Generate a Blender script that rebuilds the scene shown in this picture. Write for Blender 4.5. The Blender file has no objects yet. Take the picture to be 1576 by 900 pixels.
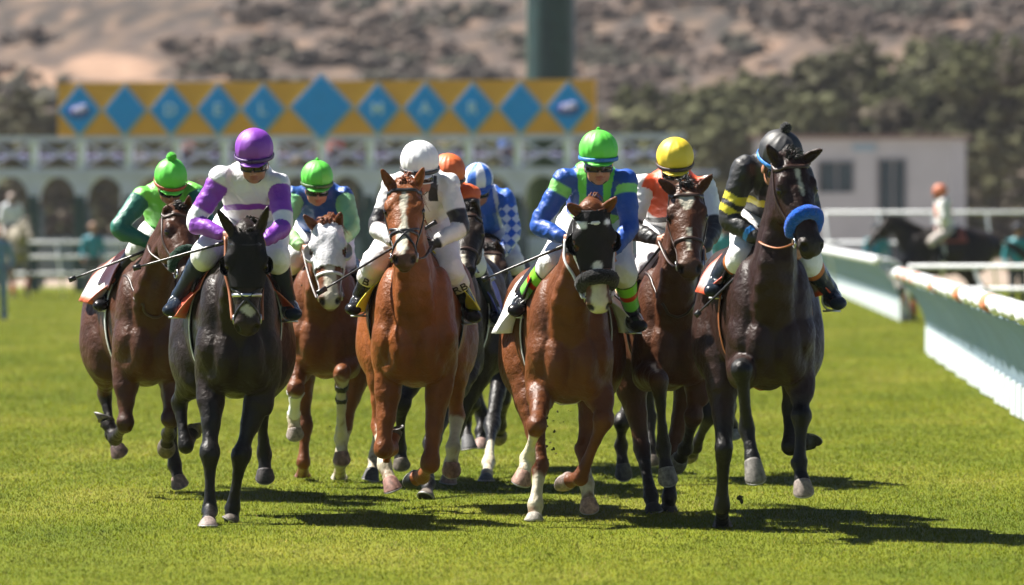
import bpy, math, random, time
import numpy as np
from mathutils import Vector, Matrix
T0 = time.time()
rng = np.random.default_rng(7)
random.seed(7)
C = bpy.context.scene.collection
F = 10000.0; YH = 340.0; HC = 1.8          # focal length in photo pixels, horizon row, camera height
PX = 1576.0

def P(px, py, d):
    return np.array([(px-788.0)*d/F, d, HC-(py-YH)*d/F])
def gd(py):                                 # distance of the ground seen at row py
    return HC*F/(py-YH)
def V(*a): return np.array(a, float)
def nrm(v):
    v = np.asarray(v, float); return v/max(np.linalg.norm(v), 1e-9)

# ------------------------------------------------------------------ materials
def newmat(name):
    m = bpy.data.materials.new(name); m.use_nodes = True
    nt = m.node_tree; b = nt.nodes['Principled BSDF']
    return m, nt, b
def setp(b, **k):
    for n, v in k.items():
        n = n.replace('_', ' ')
        if n in b.inputs: b.inputs[n].default_value = v
def noise(nt, scale, detail=4, rough=.6, coord='Object', vec=None, scl=None):
    tc = nt.nodes.new('ShaderNodeTexCoord'); n = nt.nodes.new('ShaderNodeTexNoise')
    n.inputs['Scale'].default_value = scale; n.inputs['Detail'].default_value = detail; n.inputs['Roughness'].default_value = rough
    src = tc.outputs[coord]
    if scl:
        mp = nt.nodes.new('ShaderNodeMapping'); mp.inputs['Scale'].default_value = scl
        nt.links.new(src, mp.inputs['Vector']); src = mp.outputs['Vector']
    nt.links.new(src, n.inputs['Vector'])
    return n
def ramp(nt, fac, stops):
    r = nt.nodes.new('ShaderNodeValToRGB'); e = r.color_ramp.elements
    while len(e) < len(stops): e.new(.5)
    for i, (p, c) in enumerate(stops):
        e[i].position = p; e[i].color = (c[0], c[1], c[2], 1)
    nt.links.new(fac, r.inputs['Fac']); return r
def bump(nt, b, h, strength=.3, dist=.01, prev=None):
    bp = nt.nodes.new('ShaderNodeBump'); bp.inputs['Strength'].default_value = strength; bp.inputs['Distance'].default_value = dist
    nt.links.new(h, bp.inputs['Height'])
    if prev is not None: nt.links.new(prev.outputs['Normal'], bp.inputs['Normal'])
    nt.links.new(bp.outputs['Normal'], b.inputs['Normal']); return bp
def mul(nt, a, b_, fac=1.0, mode='MULTIPLY'):
    m = nt.nodes.new('ShaderNodeMix'); m.data_type = 'RGBA'; m.blend_type = mode
    m.inputs['Factor'].default_value = fac
    nt.links.new(a, m.inputs[6]); nt.links.new(b_, m.inputs[7]); return m.outputs[2]

def plain(name, col, rough=.6, metal=0, nscale=20, var=.25, bstr=.15, bdist=.004, spec=.5):
    m, nt, b = newmat(name)
    n = noise(nt, nscale, 5)
    r = ramp(nt, n.outputs['Fac'], [(.3, [c*(1-var) for c in col]), (.7, [min(1, c*(1+var)) for c in col])])
    nt.links.new(r.outputs['Color'], b.inputs['Base Color'])
    setp(b, Roughness=rough, Metallic=metal); b.inputs['Specular IOR Level'].default_value = spec
    n2 = noise(nt, nscale*6, 3)
    bump(nt, b, n2.outputs['Fac'], bstr, bdist)
    return m

def attr_mat(name, rough=.5, spec=.5, sheen=0, n1=(6, .2), bumps=((60, .2, .003),), coat=0, scl=None, rough_var=0):
    m, nt, b = newmat(name)
    a = nt.nodes.new('ShaderNodeAttribute'); a.attribute_name = 'Col'
    n = noise(nt, n1[0], 5, coord='Object')
    r = ramp(nt, n.outputs['Fac'], [(.3, [1-n1[1]]*3), (.7, [1+n1[1]]*3)])
    nt.links.new(mul(nt, a.outputs['Color'], r.outputs['Color']), b.inputs['Base Color'])
    setp(b, Roughness=rough); b.inputs['Specular IOR Level'].default_value = spec
    if sheen: b.inputs['Sheen Weight'].default_value = sheen; b.inputs['Sheen Roughness'].default_value = .4
    if coat: b.inputs['Coat Weight'].default_value = coat; b.inputs['Coat Roughness'].default_value = .3
    prev = None
    for (s, st, ds) in bumps:
        nn = noise(nt, s, 4, scl=scl)
        prev = bump(nt, b, nn.outputs['Fac'], st, ds, prev)
    if rough_var:
        nr = noise(nt, 30, 6, .75)
        mr = nt.nodes.new('ShaderNodeMapRange'); mr.inputs['To Min'].default_value = rough-rough_var; mr.inputs['To Max'].default_value = rough+rough_var
        nt.links.new(nr.outputs['Fac'], mr.inputs['Value']); nt.links.new(mr.outputs[0], b.inputs['Roughness'])
    return m

M = {}
M['coat'] = attr_mat('horse_coat', rough=.46, spec=.24, n1=(7, .25), bumps=((7, .6, .045), (26, .35, .009), (170, .5, .002)), rough_var=.24)
M['silk'] = attr_mat('racing_silk', rough=.5, spec=.6, sheen=.05, n1=(5, .08), bumps=((11, .55, .025), (40, .35, .006)))
M['horn'] = attr_mat('hoof_horn', rough=.6, spec=.25, n1=(40, .45), bumps=((30, .5, .006), (120, .5, .003)))
M['skin'] = attr_mat('skin', rough=.5, spec=.4, n1=(20, .1), bumps=((90, .2, .002),))
M['boot'] = attr_mat('boot_leather', rough=.25, spec=.14, n1=(8, .15), bumps=((16, .5, .012), (60, .2, .003)))
M['cap'] = attr_mat('helmet_cover', rough=.55, spec=.7, n1=(4, .06), bumps=((9, .3, .012), (50, .2, .003)))
M['hood'] = attr_mat('hood_cloth', rough=.75, spec=.12, n1=(12, .2), bumps=((14, .6, .02), (90, .4, .004)))
M['hair'] = attr_mat('horse_hair', rough=.55, spec=.4, n1=(30, .3), bumps=((120, .3, .003),))
M['strap'] = plain('leather_strap', (.035, .016, .010), .4, nscale=30)
M['tan_strap'] = plain('tan_leather_strap', (.33, .11, .04), .45, nscale=30)
M['black_strap'] = plain('black_strap', (.012, .012, .013), .35, nscale=30)
M['white_strap'] = plain('white_strap', (.7, .7, .7), .45, nscale=30, var=.1)
M['shoe'] = plain('horseshoe_metal', (.30, .29, .28), .55, metal=.6, nscale=30, var=.3)
M['steel'] = plain('steel', (.62, .63, .65), .28, metal=1, nscale=30, var=.1)
M['eye'] = plain('horse_eye', (.012, .006, .004), .06, nscale=30, bstr=0)
M['lens'] = plain('goggle_lens', (.012, .011, .012), .08, nscale=30, bstr=0)
M['whip'] = plain('whip_shaft', (.016, .016, .018), .3, nscale=40)
M['fleece'] = attr_mat('sheepskin', rough=.95, spec=.1, sheen=.3, n1=(60, .35), bumps=((130, 1.0, .012), (50, .6, .012)))

# ------------------------------------------------------------------ object helpers
def add_trans(m, w):
    nt = m.node_tree; b = nt.nodes['Principled BSDF']; tr = nt.nodes.new('ShaderNodeBsdfTranslucent'); mx = nt.nodes.new('ShaderNodeMixShader'); mx.inputs[0].default_value = w
    nt.links.new(b.inputs['Base Color'].links[0].from_socket, tr.inputs['Color']); nt.links.new(b.outputs[0], mx.inputs[1]); nt.links.new(tr.outputs[0], mx.inputs[2]); nt.links.new(mx.outputs[0], nt.nodes['Material Output'].inputs['Surface'])
def props(o, label=None, cat=None, group=None, kind=None):
    if label: o['label'] = label
    if cat: o['category'] = cat
    if group: o['group'] = group
    if kind: o['kind'] = kind
    return o
def empty(name, loc, label=None, cat=None, group=None):
    o = bpy.data.objects.new(name, None); C.objects.link(o); o.location = Vector(loc); o.empty_display_size = .2
    bpy.context.view_layer.update()
    return props(o, label, cat, group)
def mkobj(name, verts, faces, mat, parent=None, col=None, smooth=True, root=None):
    """verts in world space; stored relative to the (unrotated) thing they belong to"""
    org = np.zeros(3)
    if parent is not None:
        q = parent
        while q is not None:
            org = org+np.array(q.location); q = q.parent
    v = np.asarray(verts, np.float64)-org
    me = bpy.data.meshes.new(name)
    f = faces
    if isinstance(f, np.ndarray):
        n, k = f.shape
        me.vertices.add(len(v)); me.vertices.foreach_set('co', v.astype(np.float32).ravel())
        me.loops.add(n*k); me.loops.foreach_set('vertex_index', f.astype(np.int32).ravel())
        me.polygons.add(n); me.polygons.foreach_set('loop_start', np.arange(0, n*k, k, dtype=np.int32))
        me.update(calc_edges=True)
    else:
        me.from_pydata([tuple(x) for x in v], [], f); me.update()
    if col is not None:
        c = np.ones((len(v), 4), np.float32); c[:, :3] = np.asarray(col, np.float32)
        at = me.color_attributes.new('Col', 'FLOAT_COLOR', 'POINT'); at.data.foreach_set('color', c.ravel())
    if mat is not None: me.materials.append(mat)
    if smooth: me.polygons.foreach_set('use_smooth', np.ones(len(me.polygons), bool))
    o = bpy.data.objects.new(name, me); C.objects.link(o)
    if parent is not None: o.parent = parent
    return o

class MB:
    """collects plain shapes into one mesh"""
    def __init__(s): s.v = []; s.f = []; s.c = []
    def add(s, v, f, col=None):
        n = len(s.v); s.v += [tuple(x) for x in v]; s.f += [tuple(i+n for i in q) for q in f]
        s.c += [col if col is not None else (.5, .5, .5)]*len(v)
    def box(s, lo, hi, col=None, rot=None, org=None):
        x0, y0, z0 = lo; x1, y1, z1 = hi
        v = [(x0, y0, z0), (x1, y0, z0), (x1, y1, z0), (x0, y1, z0), (x0, y0, z1), (x1, y0, z1), (x1, y1, z1), (x0, y1, z1)]
        f = [(3, 2, 1, 0), (4, 5, 6, 7), (0, 1, 5, 4), (1, 2, 6, 5), (2, 3, 7, 6), (3, 0, 4, 7)]
        s.add(v, f, col)
    def bar(s, a, b, w, h=None, col=None, up=(0, 0, 1)):
        a = V(*a); b = V(*b); h = h or w; u = nrm(b-a)
        if abs(np.dot(u, up)) > .95: up = (0, 1, 0)
        sd = nrm(np.cross(u, up)); o = np.cross(sd, u)
        q = [(-1, -1), (1, -1), (1, 1), (-1, 1)]
        v = [a+sd*i*w/2+o*j*h/2 for i, j in q]+[b+sd*i*w/2+o*j*h/2 for i, j in q]
        s.add(v, [(0, 1, 2, 3), (7, 6, 5, 4), (4, 5, 1, 0), (5, 6, 2, 1), (6, 7, 3, 2), (7, 4, 0, 3)], col)
    def tube(s, pts, r, n=8, col=None, flat=None, up=None, cap=True):
        pts = [np.asarray(p, float) for p in pts]; m = len(pts)
        rr = r if hasattr(r, '__len__') else [r]*m
        base = len(s.v); prev = None; v = []
        for i, p in enumerate(pts):
            t = nrm(pts[min(i+1, m-1)]-pts[max(i-1, 0)])
            ref = up[i] if up is not None else (prev if prev is not None else (V(0, 0, 1) if abs(t[2]) < .9 else V(1, 0, 0)))
            a = nrm(ref-np.dot(ref, t)*t); b = np.cross(t, a); prev = a
            fa, fb = (1, 1) if flat is None else flat
            for k in range(n):
                th = 2*math.pi*k/n
                v.append(p+a*math.cos(th)*rr[i]*fa+b*math.sin(th)*rr[i]*fb)
        f = []
        for i in range(m-1):
            for k in range(n):
                f.append((i*n+k, i*n+(k+1) % n, (i+1)*n+(k+1) % n, (i+1)*n+k))
        if cap:
            f.append(tuple(range(n-1, -1, -1))); f.append(tuple((m-1)*n+k for k in range(n)))
        s.add(v, f, col)
    def ell(s, c, r, ax=None, n=16, m=10, col=None):
        ax = ax if ax is not None else (V(1, 0, 0), V(0, 1, 0), V(0, 0, 1))
        v = []; f = []
        for j in range(1, m):
            ph = math.pi*j/m
            for k in range(n):
                th = 2*math.pi*k/n
                v.append(np.asarray(c)+ax[0]*r[0]*math.sin(ph)*math.cos(th)+ax[1]*r[1]*math.sin(ph)*math.sin(th)+ax[2]*r[2]*math.cos(ph))
        v.append(np.asarray(c)+ax[2]*r[2]); v.append(np.asarray(c)-ax[2]*r[2]); a = len(v)-2; b = a+1
        for j in range(m-2):
            for k in range(n): f.append((j*n+k, (j+1)*n+k, (j+1)*n+(k+1) % n, j*n+(k+1) % n))
        for k in range(n):
            f.append((a, k, (k+1) % n)); f.append((b, (m-2)*n+(k+1) % n, (m-2)*n+k))
        s.add(v, f, col)
    def build(s, name, mat, parent=None, smooth=True, col=False):
        return mkobj(name, s.v, s.f, mat, parent, col=s.c if col else None, smooth=smooth)

# ------------------------------------------------------------------ implicit surfaces on a grid
class Field:
    def __init__(s, lo, hi, h):
        s.lo = np.asarray(lo, float); s.h = h
        s.n = np.ceil((np.asarray(hi)-s.lo)/h).astype(int)+1
        s.g = np.full(tuple(s.n), .25, np.float32); s.lab = np.zeros(tuple(s.n), np.int8)
    def _blk(s, lo, hi):
        a = np.clip(np.floor((lo-s.lo)/s.h).astype(int), 0, s.n-1); b = np.clip(np.ceil((hi-s.lo)/s.h).astype(int)+1, 1, s.n)
        if np.any(b <= a): return None
        sl = tuple(slice(a[i], b[i]) for i in range(3))
        ax = [(s.lo[i]+s.h*np.arange(a[i], b[i])).astype(np.float32) for i in range(3)]
        return sl, ax[0][:, None, None], ax[1][None, :, None], ax[2][None, None, :]
    def _put(s, sl, d, k, lab, sub):
        g = s.g[sl]
        if sub:
            d = -d; hh = np.maximum(k-np.abs(g-d), 0)/k
            s.g[sl] = np.maximum(g, d)+hh*hh*k*.25
        else:
            if lab: s.lab[sl] = np.where(d < g, np.int8(lab), s.lab[sl])
            hh = np.maximum(k-np.abs(g-d), 0)/k
            s.g[sl] = np.minimum(g, d)-hh*hh*k*.25
    def seg(s, a, b, ra, rb, side=(1, 0, 0), k=.02, lab=0, sub=False):
        a = np.asarray(a, float); b = np.asarray(b, float)
        ra = ra if hasattr(ra, '__len__') else (ra, ra); rb = rb if hasattr(rb, '__len__') else (rb, rb)
        R = max(*ra, *rb)+k+.03
        q = s._blk(np.minimum(a, b)-R, np.maximum(a, b)+R)
        if q is None: return
        sl, X, Y, Z = q
        L = np.linalg.norm(b-a)
        u = (b-a)/L if L > 1e-6 else V(0, 0, 1)
        sd = np.asarray(side, float); sd = sd-np.dot(sd, u)*u
        if np.linalg.norm(sd) < .05: sd = np.cross(u, V(0, 0, 1)) if abs(u[2]) < .9 else np.cross(u, V(0, 1, 0))
        sd = nrm(sd); o = np.cross(u, sd)
        x = X-a[0]; y = Y-a[1]; z = Z-a[2]
        al = x*u[0]+y*u[1]+z*u[2]
        t = np.clip(al/max(L, 1e-6), 0, 1); da = al-t*L
        ds = x*sd[0]+y*sd[1]+z*sd[2]; do = x*o[0]+y*o[1]+z*o[2]
        rs = ra[0]+(rb[0]-ra[0])*t; ro = ra[1]+(rb[1]-ra[1])*t; rc = np.minimum(rs, ro)
        dd = np.sqrt(ds*ds+do*do+da*da)+1e-6
        qq = np.sqrt((ds/rs)**2+(do/ro)**2+(da/rc)**2)+1e-6
        s._put(sl, (dd-dd/qq).astype(np.float32), k, lab, sub)
    def sweep(s, pts, side=(1, 0, 0), k=.02, lab=0, sub=False):
        """pts: list of (pos, rs, ro)"""
        for (a, r1, r2), (b, r3, r4) in zip(pts[:-1], pts[1:]):
            s.seg(a, b, (r1, r2), (r3, r4), side, k, lab, sub)
    def ell(s, c, r, ax=None, k=.02, lab=0, sub=False):
        c = np.asarray(c, float); R = max(r)+k+.03
        q = s._blk(c-R, c+R)
        if q is None: return
        sl, X, Y, Z = q
        ax = ax if ax is not None else (V(1, 0, 0), V(0, 1, 0), V(0, 0, 1))
        x = X-c[0]; y = Y-c[1]; z = Z-c[2]; qq = 0; 
        for e, rr in zip(ax, r): qq = qq+((x*e[0]+y*e[1]+z*e[2])/rr)**2
        qq = np.sqrt(qq)+1e-6; dd = np.sqrt(x*x+y*y+z*z)+1e-6
        s._put(sl, (dd-dd/qq).astype(np.float32), k, lab, sub)
    def sample(s, p):
        q = (np.asarray(p)-s.lo)/s.h; q = np.clip(q, 0, s.n-1.001); i = q.astype(int); f = q-i; r = 0
        for dx in (0, 1):
            for dy in (0, 1):
                for dz in (0, 1):
                    w = (f[:, 0] if dx else 1-f[:, 0])*(f[:, 1] if dy else 1-f[:, 1])*(f[:, 2] if dz else 1-f[:, 2])
                    r = r+w*s.g[i[:, 0]+dx, i[:, 1]+dy, i[:, 2]+dz]
        return r
    def grad(s, p):
        e = s.h; g = np.stack([s.sample(p+V(*(e if i == j else 0 for j in range(3))))-s.sample(p-V(*(e if i == j else 0 for j in range(3)))) for i in range(3)], 1)
        return g/np.maximum(np.linalg.norm(g, axis=1, keepdims=True), 1e-9)
    def project(s, p, off=.0, it=8):
        p = np.array(p, float)
        for _ in range(it): p = p-(s.sample(p)-off)[:, None]*s.grad(p)*.8
        return p, s.grad(p)
    def mesh(s, smooth=1):
        g = s.g; ins = g < 0; nx, ny, nz = g.shape
        a = ins[:-1, :-1, :-1].astype(np.int8)
        cnt = np.zeros_like(a)
        for dx in (0, 1):
            for dy in (0, 1):
                for dz in (0, 1): cnt += ins[dx:nx-1+dx, dy:ny-1+dy, dz:nz-1+dz]
        act = np.argwhere((cnt > 0) & (cnt < 8)); N = len(act)
        idx = np.full((nx-1, ny-1, nz-1), -1, np.int32); idx[act[:, 0], act[:, 1], act[:, 2]] = np.arange(N)
        cor = [(0, 0, 0), (1, 0, 0), (0, 1, 0), (1, 1, 0), (0, 0, 1), (1, 0, 1), (0, 1, 1), (1, 1, 1)]
        cv = np.stack([g[act[:, 0]+c[0], act[:, 1]+c[1], act[:, 2]+c[2]] for c in cor], 1)
        ed = [(0, 1), (2, 3), (4, 5), (6, 7), (0, 2), (1, 3), (4, 6), (5, 7), (0, 4), (1, 5), (2, 6), (3, 7)]
        acc = np.zeros((N, 3)); w = np.zeros(N); co = np.array(cor, float)
        for i, j in ed:
            m = (cv[:, i] < 0) != (cv[:, j] < 0); t = cv[:, i]/np.where(m, cv[:, i]-cv[:, j], 1)
            p = co[i]+(co[j]-co[i])*t[:, None]; acc += p*m[:, None]; w += m
        v = s.lo+(act+acc/w[:, None])*s.h
        lab = s.lab[act[:, 0], act[:, 1], act[:, 2]]
        F_ = []
        for ax in range(3):
            o1, o2 = [i for i in range(3) if i != ax]
            A = ins[tuple(slice(0, -1) if i == ax else slice(1, -1) for i in range(3))]
            B = ins[tuple(slice(1, None) if i == ax else slice(1, -1) for i in range(3))]
            q = np.argwhere(A != B); fl = A[q[:, 0], q[:, 1], q[:, 2]]
            q[:, o1] += 1; q[:, o2] += 1
            def at(d1, d2):
                c = q.copy(); c[:, o1] += d1; c[:, o2] += d2; return idx[c[:, 0], c[:, 1], c[:, 2]]
            qd = np.stack([at(-1, -1), at(0, -1), at(0, 0), at(-1, 0)], 1)
            if ax == 1: fl = ~fl
            qd = np.where(fl[:, None], qd, qd[:, ::-1]); F_.append(qd)
        f = np.concatenate(F_)
        f = f[(f >= 0).all(1)]
        for _ in range(smooth):
            s1 = np.zeros((N, 3)); c1 = np.zeros(N)
            for i in range(4):
                for j in ((i+1) % 4, (i+3) % 4):
                    for d in range(3): s1[:, d] += np.bincount(f[:, i], v[f[:, j], d], N)
                    c1 += np.bincount(f[:, i], minlength=N)
            v = v*.5+.5*s1/np.maximum(c1, 1)[:, None]
        return v, f, lab

def crom(pts, n=4):
    """catmull-rom on rows of numbers"""
    p = [np.asarray(q, float) for q in pts]; p = [2*p[0]-p[1]]+p+[2*p[-1]-p[-2]]; out = []
    for i in range(1, len(p)-2):
        for j in range(n):
            t = j/n
            out.append(.5*((2*p[i])+(-p[i-1]+p[i+1])*t+(2*p[i-1]-5*p[i]+4*p[i+1]-p[i+2])*t*t+(-p[i-1]+3*p[i]-3*p[i+1]+p[i+2])*t**3))
    out.append(p[-2]); return out
def sw(rows, n=4):
    return [(q[:3], q[3], q[4]) for q in crom([list(r[0])+[r[1], r[2]] for r in rows], n)]
def chain(v, pts):
    """distance to a polyline and the parameter along it"""
    best = np.full(len(v), 9.); tt = np.zeros(len(v))
    for i, (a, b) in enumerate(zip(pts[:-1], pts[1:])):
        L = np.dot(b-a, b-a); t = (v-a)@(b-a)/L; tc = np.clip(t, 0, 1)
        d = np.linalg.norm(v-(a+tc[:, None]*(b-a)), axis=1); m = d < best
        best = np.where(m, d, best); tt = np.where(m, i+tc, tt)
    return best, tt
def ss(a, b, x):
    t = np.clip((x-a)/(b-a), 0, 1); return t*t*(3-2*t)
def mixc(c, col, m): return c*(1-m[:, None])+np.asarray(col)*m[:, None]
def wob(v, s, seed=0):
    """cheap smooth noise, about -1..1"""
    r = np.random.default_rng(seed); o = 0
    for i in range(6):
        k = r.normal(size=3)*s*(1+.5*i); o = o+np.sin(v@k+r.uniform(0, 6))/(1+.4*i)
    return o/3
def ridge(v, s, seed=0):
    return 1-np.minimum(np.abs(wob(v, s, seed))*2.2, 1)
def solve(a, px, py, L, sg, s_d=None):
    """point seen at (px,py) that lies L from a; sg -1 nearer / +1 farther"""
    d = a[1]
    for _ in range(3):
        q = P(px, py, d); r = math.hypot(q[0]-a[0], q[2]-a[2]); d = a[1]+sg*math.sqrt(max(L*L-r*r, 0))
    return P(px, py, d)

def shell(v, f, mask, off, nrmls):
    """the faces of a body mesh picked out by mask, pushed out"""
    fm = mask[f].all(1); ff = f[fm]; u, inv = np.unique(ff, return_inverse=True)
    return v[u]+nrmls[u]*off, inv.reshape(ff.shape), u
def solidify(o, t):
    m = o.modifiers.new('thickness', 'SOLIDIFY'); m.thickness = t; m.offset = 1
# ------------------------------------------------------------------ horse
FRONT = [(0, .088, .115), (.3, .080, .095), (.6, .056, .066), (.84, .043, .048), (.95, .057, .056), (1.04, .058, .055), (1.13, .044, .047), (1.22, .036, .041), (1.35, .031, .038),
         (1.7, .030, .037), (1.86, .036, .041), (2.0, .047, .050), (2.14, .036, .040), (2.35, .032, .033), (2.55, .040, .042), (2.64, .046, .047)]
HIND = [(0, .125, .17), (.3, .098, .13), (.6, .063, .080), (.85, .047, .058), (1.0, .052, .064), (1.15, .044, .052), (1.35, .035, .043),
        (1.7, .032, .039), (1.88, .040, .043), (2.0, .046, .048), (2.15, .038, .041), (2.4, .034, .035), (2.62, .043, .044)]
CI = 0.64

def leg_joint(prev, spec, d0, nxt=None):
    x, y, o = spec
    if o == 'G': return P(x, y, gd(y))
    return P(x, y, d0+o)

def leg_polyline(J, prof):
    out = []
    for u, a, b in prof:
        i = min(int(u), 2); t = u-i; out.append((J[i]*(1-t)+J[i+1]*t, a, b))
    return out

def make_hoof(top, bot, planted, col, parent, shoe=True, fwd=V(0, -1, 0)):
    ax = nrm(bot-top); L = np.linalg.norm(bot-top)
    if planted: sn = V(0, 0, -1)
    else: sn = nrm(ax*.62-nrm(fwd-np.dot(fwd, ax)*ax)*.72)
    def ring(c, n, rs, rf):
        a = nrm(np.cross(n, V(1, 0, 0)) if abs(n[0]) < .9 else np.cross(n, V(0, 1, 0)))
        f = nrm(fwd-np.dot(fwd, n)*n) if abs(np.dot(fwd, n)) < .95 else nrm(V(0, 0, 1)-n[2]*n)
        s = np.cross(n, f)
        return [c+s*rs*math.cos(t)+f*rf*math.sin(t) for t in np.linspace(0, 2*math.pi, 20, endpoint=False)], f
    m = MB(); v = []; rows = []
    prof = [(-.10, .038, .042, 0), (0.0, .047, .051, 0), (.10, .049, .053, .05), (.5, .054, .060, .4), (.9, .060, .068, .85), (1.0, .061, .069, 1), (1.0, .052, .059, 1), (.88, .044, .05, 1)]
    for t, rs, rf, w in prof:
        n = nrm(ax*(1-w)+sn*w); r, f = ring(top+ax*L*t, n, rs, rf); rows.append(r)
    for r in rows: v += r
    f = []
    for i in range(len(rows)-1):
        for k in range(20): f.append((i*20+k, i*20+(k+1) % 20, (i+1)*20+(k+1) % 20, (i+1)*20+k))
    f.append(tuple((len(rows)-1)*20+k for k in range(20)))
    cc = []
    for i, (t, *_r) in enumerate(prof):
        for k in range(20): cc.append(tuple(np.array(col)*np.array([.62, .68, .70])*random.uniform(.6, 1.15)*(1.25 if t < .05 else 1.0 if i < 6 else .45)))
    h = mkobj('hoof', v, f, M['horn'], parent, col=cc)
    if shoe:
        s = MB(); r, f0 = ring(top+ax*L*1.03, sn, .055, .063)
        k0 = int(np.argmin([np.dot(p-(top+ax*L), f0) for p in r])); r = [r[(k0+2+k) % 20] for k in range(17)]
        s.tube(r, .006, 6); s.build('shoe', M['shoe'], h)
    return h

def make_horse(c):
    name = c['name']; d = c['d']; s = F/d
    O = P(c['cx'], YH, d); O[2] = 0
    yaw = math.radians(c.get('yaw', 0)); back = V(-math.sin(yaw), math.cos(yaw), 0); side = V(math.cos(yaw), math.sin(yaw), 0); up = V(0, 0, 1)
    dz = c.get('stern', .74)-.74; wd = c.get('wide', 1.0)
    B = lambda x, y, z: O+side*x+back*y+up*(z+dz)
    root = empty('racehorse', O, c['label'], 'horse', 'horses racing in the pack')
    pol = P(*c['poll'], d-.3)
    dzp = pol[2]-1.5-dz; py_ = .36-math.sqrt(max(.66-dzp*dzp, .09))
    pol = P(*c['poll'], d+py_+c.get('pollo', 0))
    muz = solve(pol, c['muz'][0], c['muz'][1], .57, -1)
    A = nrm(muz-pol); N0 = V(c.get('turn', 0), -1, 0); N = nrm(N0-np.dot(N0, A)*A); S = np.cross(N, A)
    if c.get('roll'): 
        r = math.radians(c['roll']); N, S = N*math.cos(r)+S*math.sin(r), S*math.cos(r)-N*math.sin(r)
    HWd = c.get('hw', 1.17)
    Hd = lambda a, s_, n: pol+A*a+S*(s_*HWd)+N*n
    HH = [A, S, N]
    legs = c['legs']; LJ = {}
    for k, sp in legs.items():
        sg = -1 if k[1] == 'R' else 1                  # R is the picture's left
        st = B(sg*.155, .20, .86) if k[0] == 'F' else B(sg*.215, 1.06, .90)
        J = [st]+[leg_joint(None, q, d) for q in sp]
        LJ[k] = J
    allp = np.array([p for J in LJ.values() for p in J]+[pol, muz, B(-.5, 1.75, 1.7), B(.5, 1.75, 1.7), B(0, -.1, 1.6)])
    lo = allp.min(0)-V(.16, .16, .12); hi = allp.max(0)+V(.16, .16, .28)
    fl = Field(lo, hi, c.get('h', .0125))
    # trunk
    w = wd
    trunk = [(B(0, .06, 1.14), .13*w, .24), (B(0, .22, 1.16), .185*w, .36), (B(0, .45, 1.18), .225*w, .42), (B(0, .75, 1.17), .27*w, .40), (B(0, 1.0, 1.20), .285*w, .36),
             (B(0, 1.25, 1.25), .28*w, .31), (B(0, 1.45, 1.28), .23*w, .26), (B(0, 1.6, 1.27), .14*w, .18)]
    fl.sweep(sw(trunk, 3), side, .05, 1)
    fl.sweep(sw([(B(0, .30, 1.50), .05, .10), (B(0, .5, 1.52), .06, .09), (B(0, .8, 1.48), .10, .08), (B(0, 1.15, 1.52), .15, .08), (B(0, 1.35, 1.48), .14, .09)], 2), side, .08, 1)
    for sg in (-1, 1):
        fl.ell(B(sg*.142*w, .17, 1.20), (.095, .18, .30), (side, back, up), .05, 1)             # shoulder
        fl.ell(B(sg*.165*w, .08, 1.05), (.075, .11, .14), (side, back, up), .04, 1)               # point of shoulder
        fl.ell(B(sg*.080, .005, 1.01), (.082, .10, .165), (side, back, up), .012, 1)              # breast
        fl.ell(B(sg*.10, .10, .90), (.10, .13, .12), (side, back, up), .03, 1)
        fl.sweep(sw([(B(sg*.165*w, .12, 1.08), .09, .14), (B(sg*.16*w, .20, .95), .09, .135), (B(sg*.16, .20, .84), .088, .115)], 2), side, .04, 1)
        fl.ell(B(sg*.185*w, 1.28, 1.28), (.17, .30, .27), (side, back, up), .06, 1)              # haunch
        fl.sweep(sw([(B(sg*.17, 1.32, 1.22), .17, .27), (B(sg*.215, 1.2, 1.02), .155, .24), (LJ['HR' if sg < 0 else 'HL'][0], .125, .18)], 3), side, .06, 1)
    fl.ell(B(0, .10, 1.0), (.15, .14, .22), (side, back, up), .05, 1)
    # neck
    n0 = B(0, .26, 1.24); n1 = B(0, .06, 1.38)
    e1 = Hd(-.01, 0, -.085)
    mid = (n1*.45+e1*.55)+V(0, .03, .03)
    neck = [(n0, .17, .31), (n1, .125, .245), (n1*.5+mid*.5+V(0, .015, .01), .098, .20), (mid, .080, .165), (mid*.4+e1*.6, .068, .128), (e1, .062, .105)]
    fl.sweep(sw(neck, 4), side, .04, 2)
    crest = [(B(0, .34, 1.52), .045, .05), (n1+V(0, .2, .17)*.9, .035, .05), (mid+nrm(V(0, .6, .8))*.135, .026, .04), (e1+V(0, .07, .07), .025, .03)]
    fl.sweep(sw(crest, 4), side, .05, 2)
    # throat muscles
    for sg in (-1, 1):
        fl.sweep(sw([(B(sg*.06, .03, 1.10), .04, .05), (n1+side*sg*.07+V(0, -.17, -.02), .035, .045), (mid+side*sg*.045+V(0, -.10, -.04), .028, .035), (Hd(.12, sg*.045, -.16), .02, .025)], 3), side, .035, 2)
    W_ = c.get('hw', 1.17)
    def HSW(rows, n, k, lab): fl.sweep(sw([(p_, a_*W_, b_) for p_, a_, b_ in rows], n), S, k, lab)
    # head
    HSW(([(Hd(-.035, 0, -.075), .060, .065), (Hd(.04, 0, -.075), .078, .072), (Hd(.14, 0, -.078), .090, .076), (Hd(.20, 0, -.076), .083, .074), (Hd(.30, 0, -.070), .062, .067),
                 (Hd(.40, 0, -.062), .050, .058), (Hd(.48, 0, -.058), .050, .053), (Hd(.53, 0, -.056), .052, .046)]), 4, .025, 3)
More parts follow.
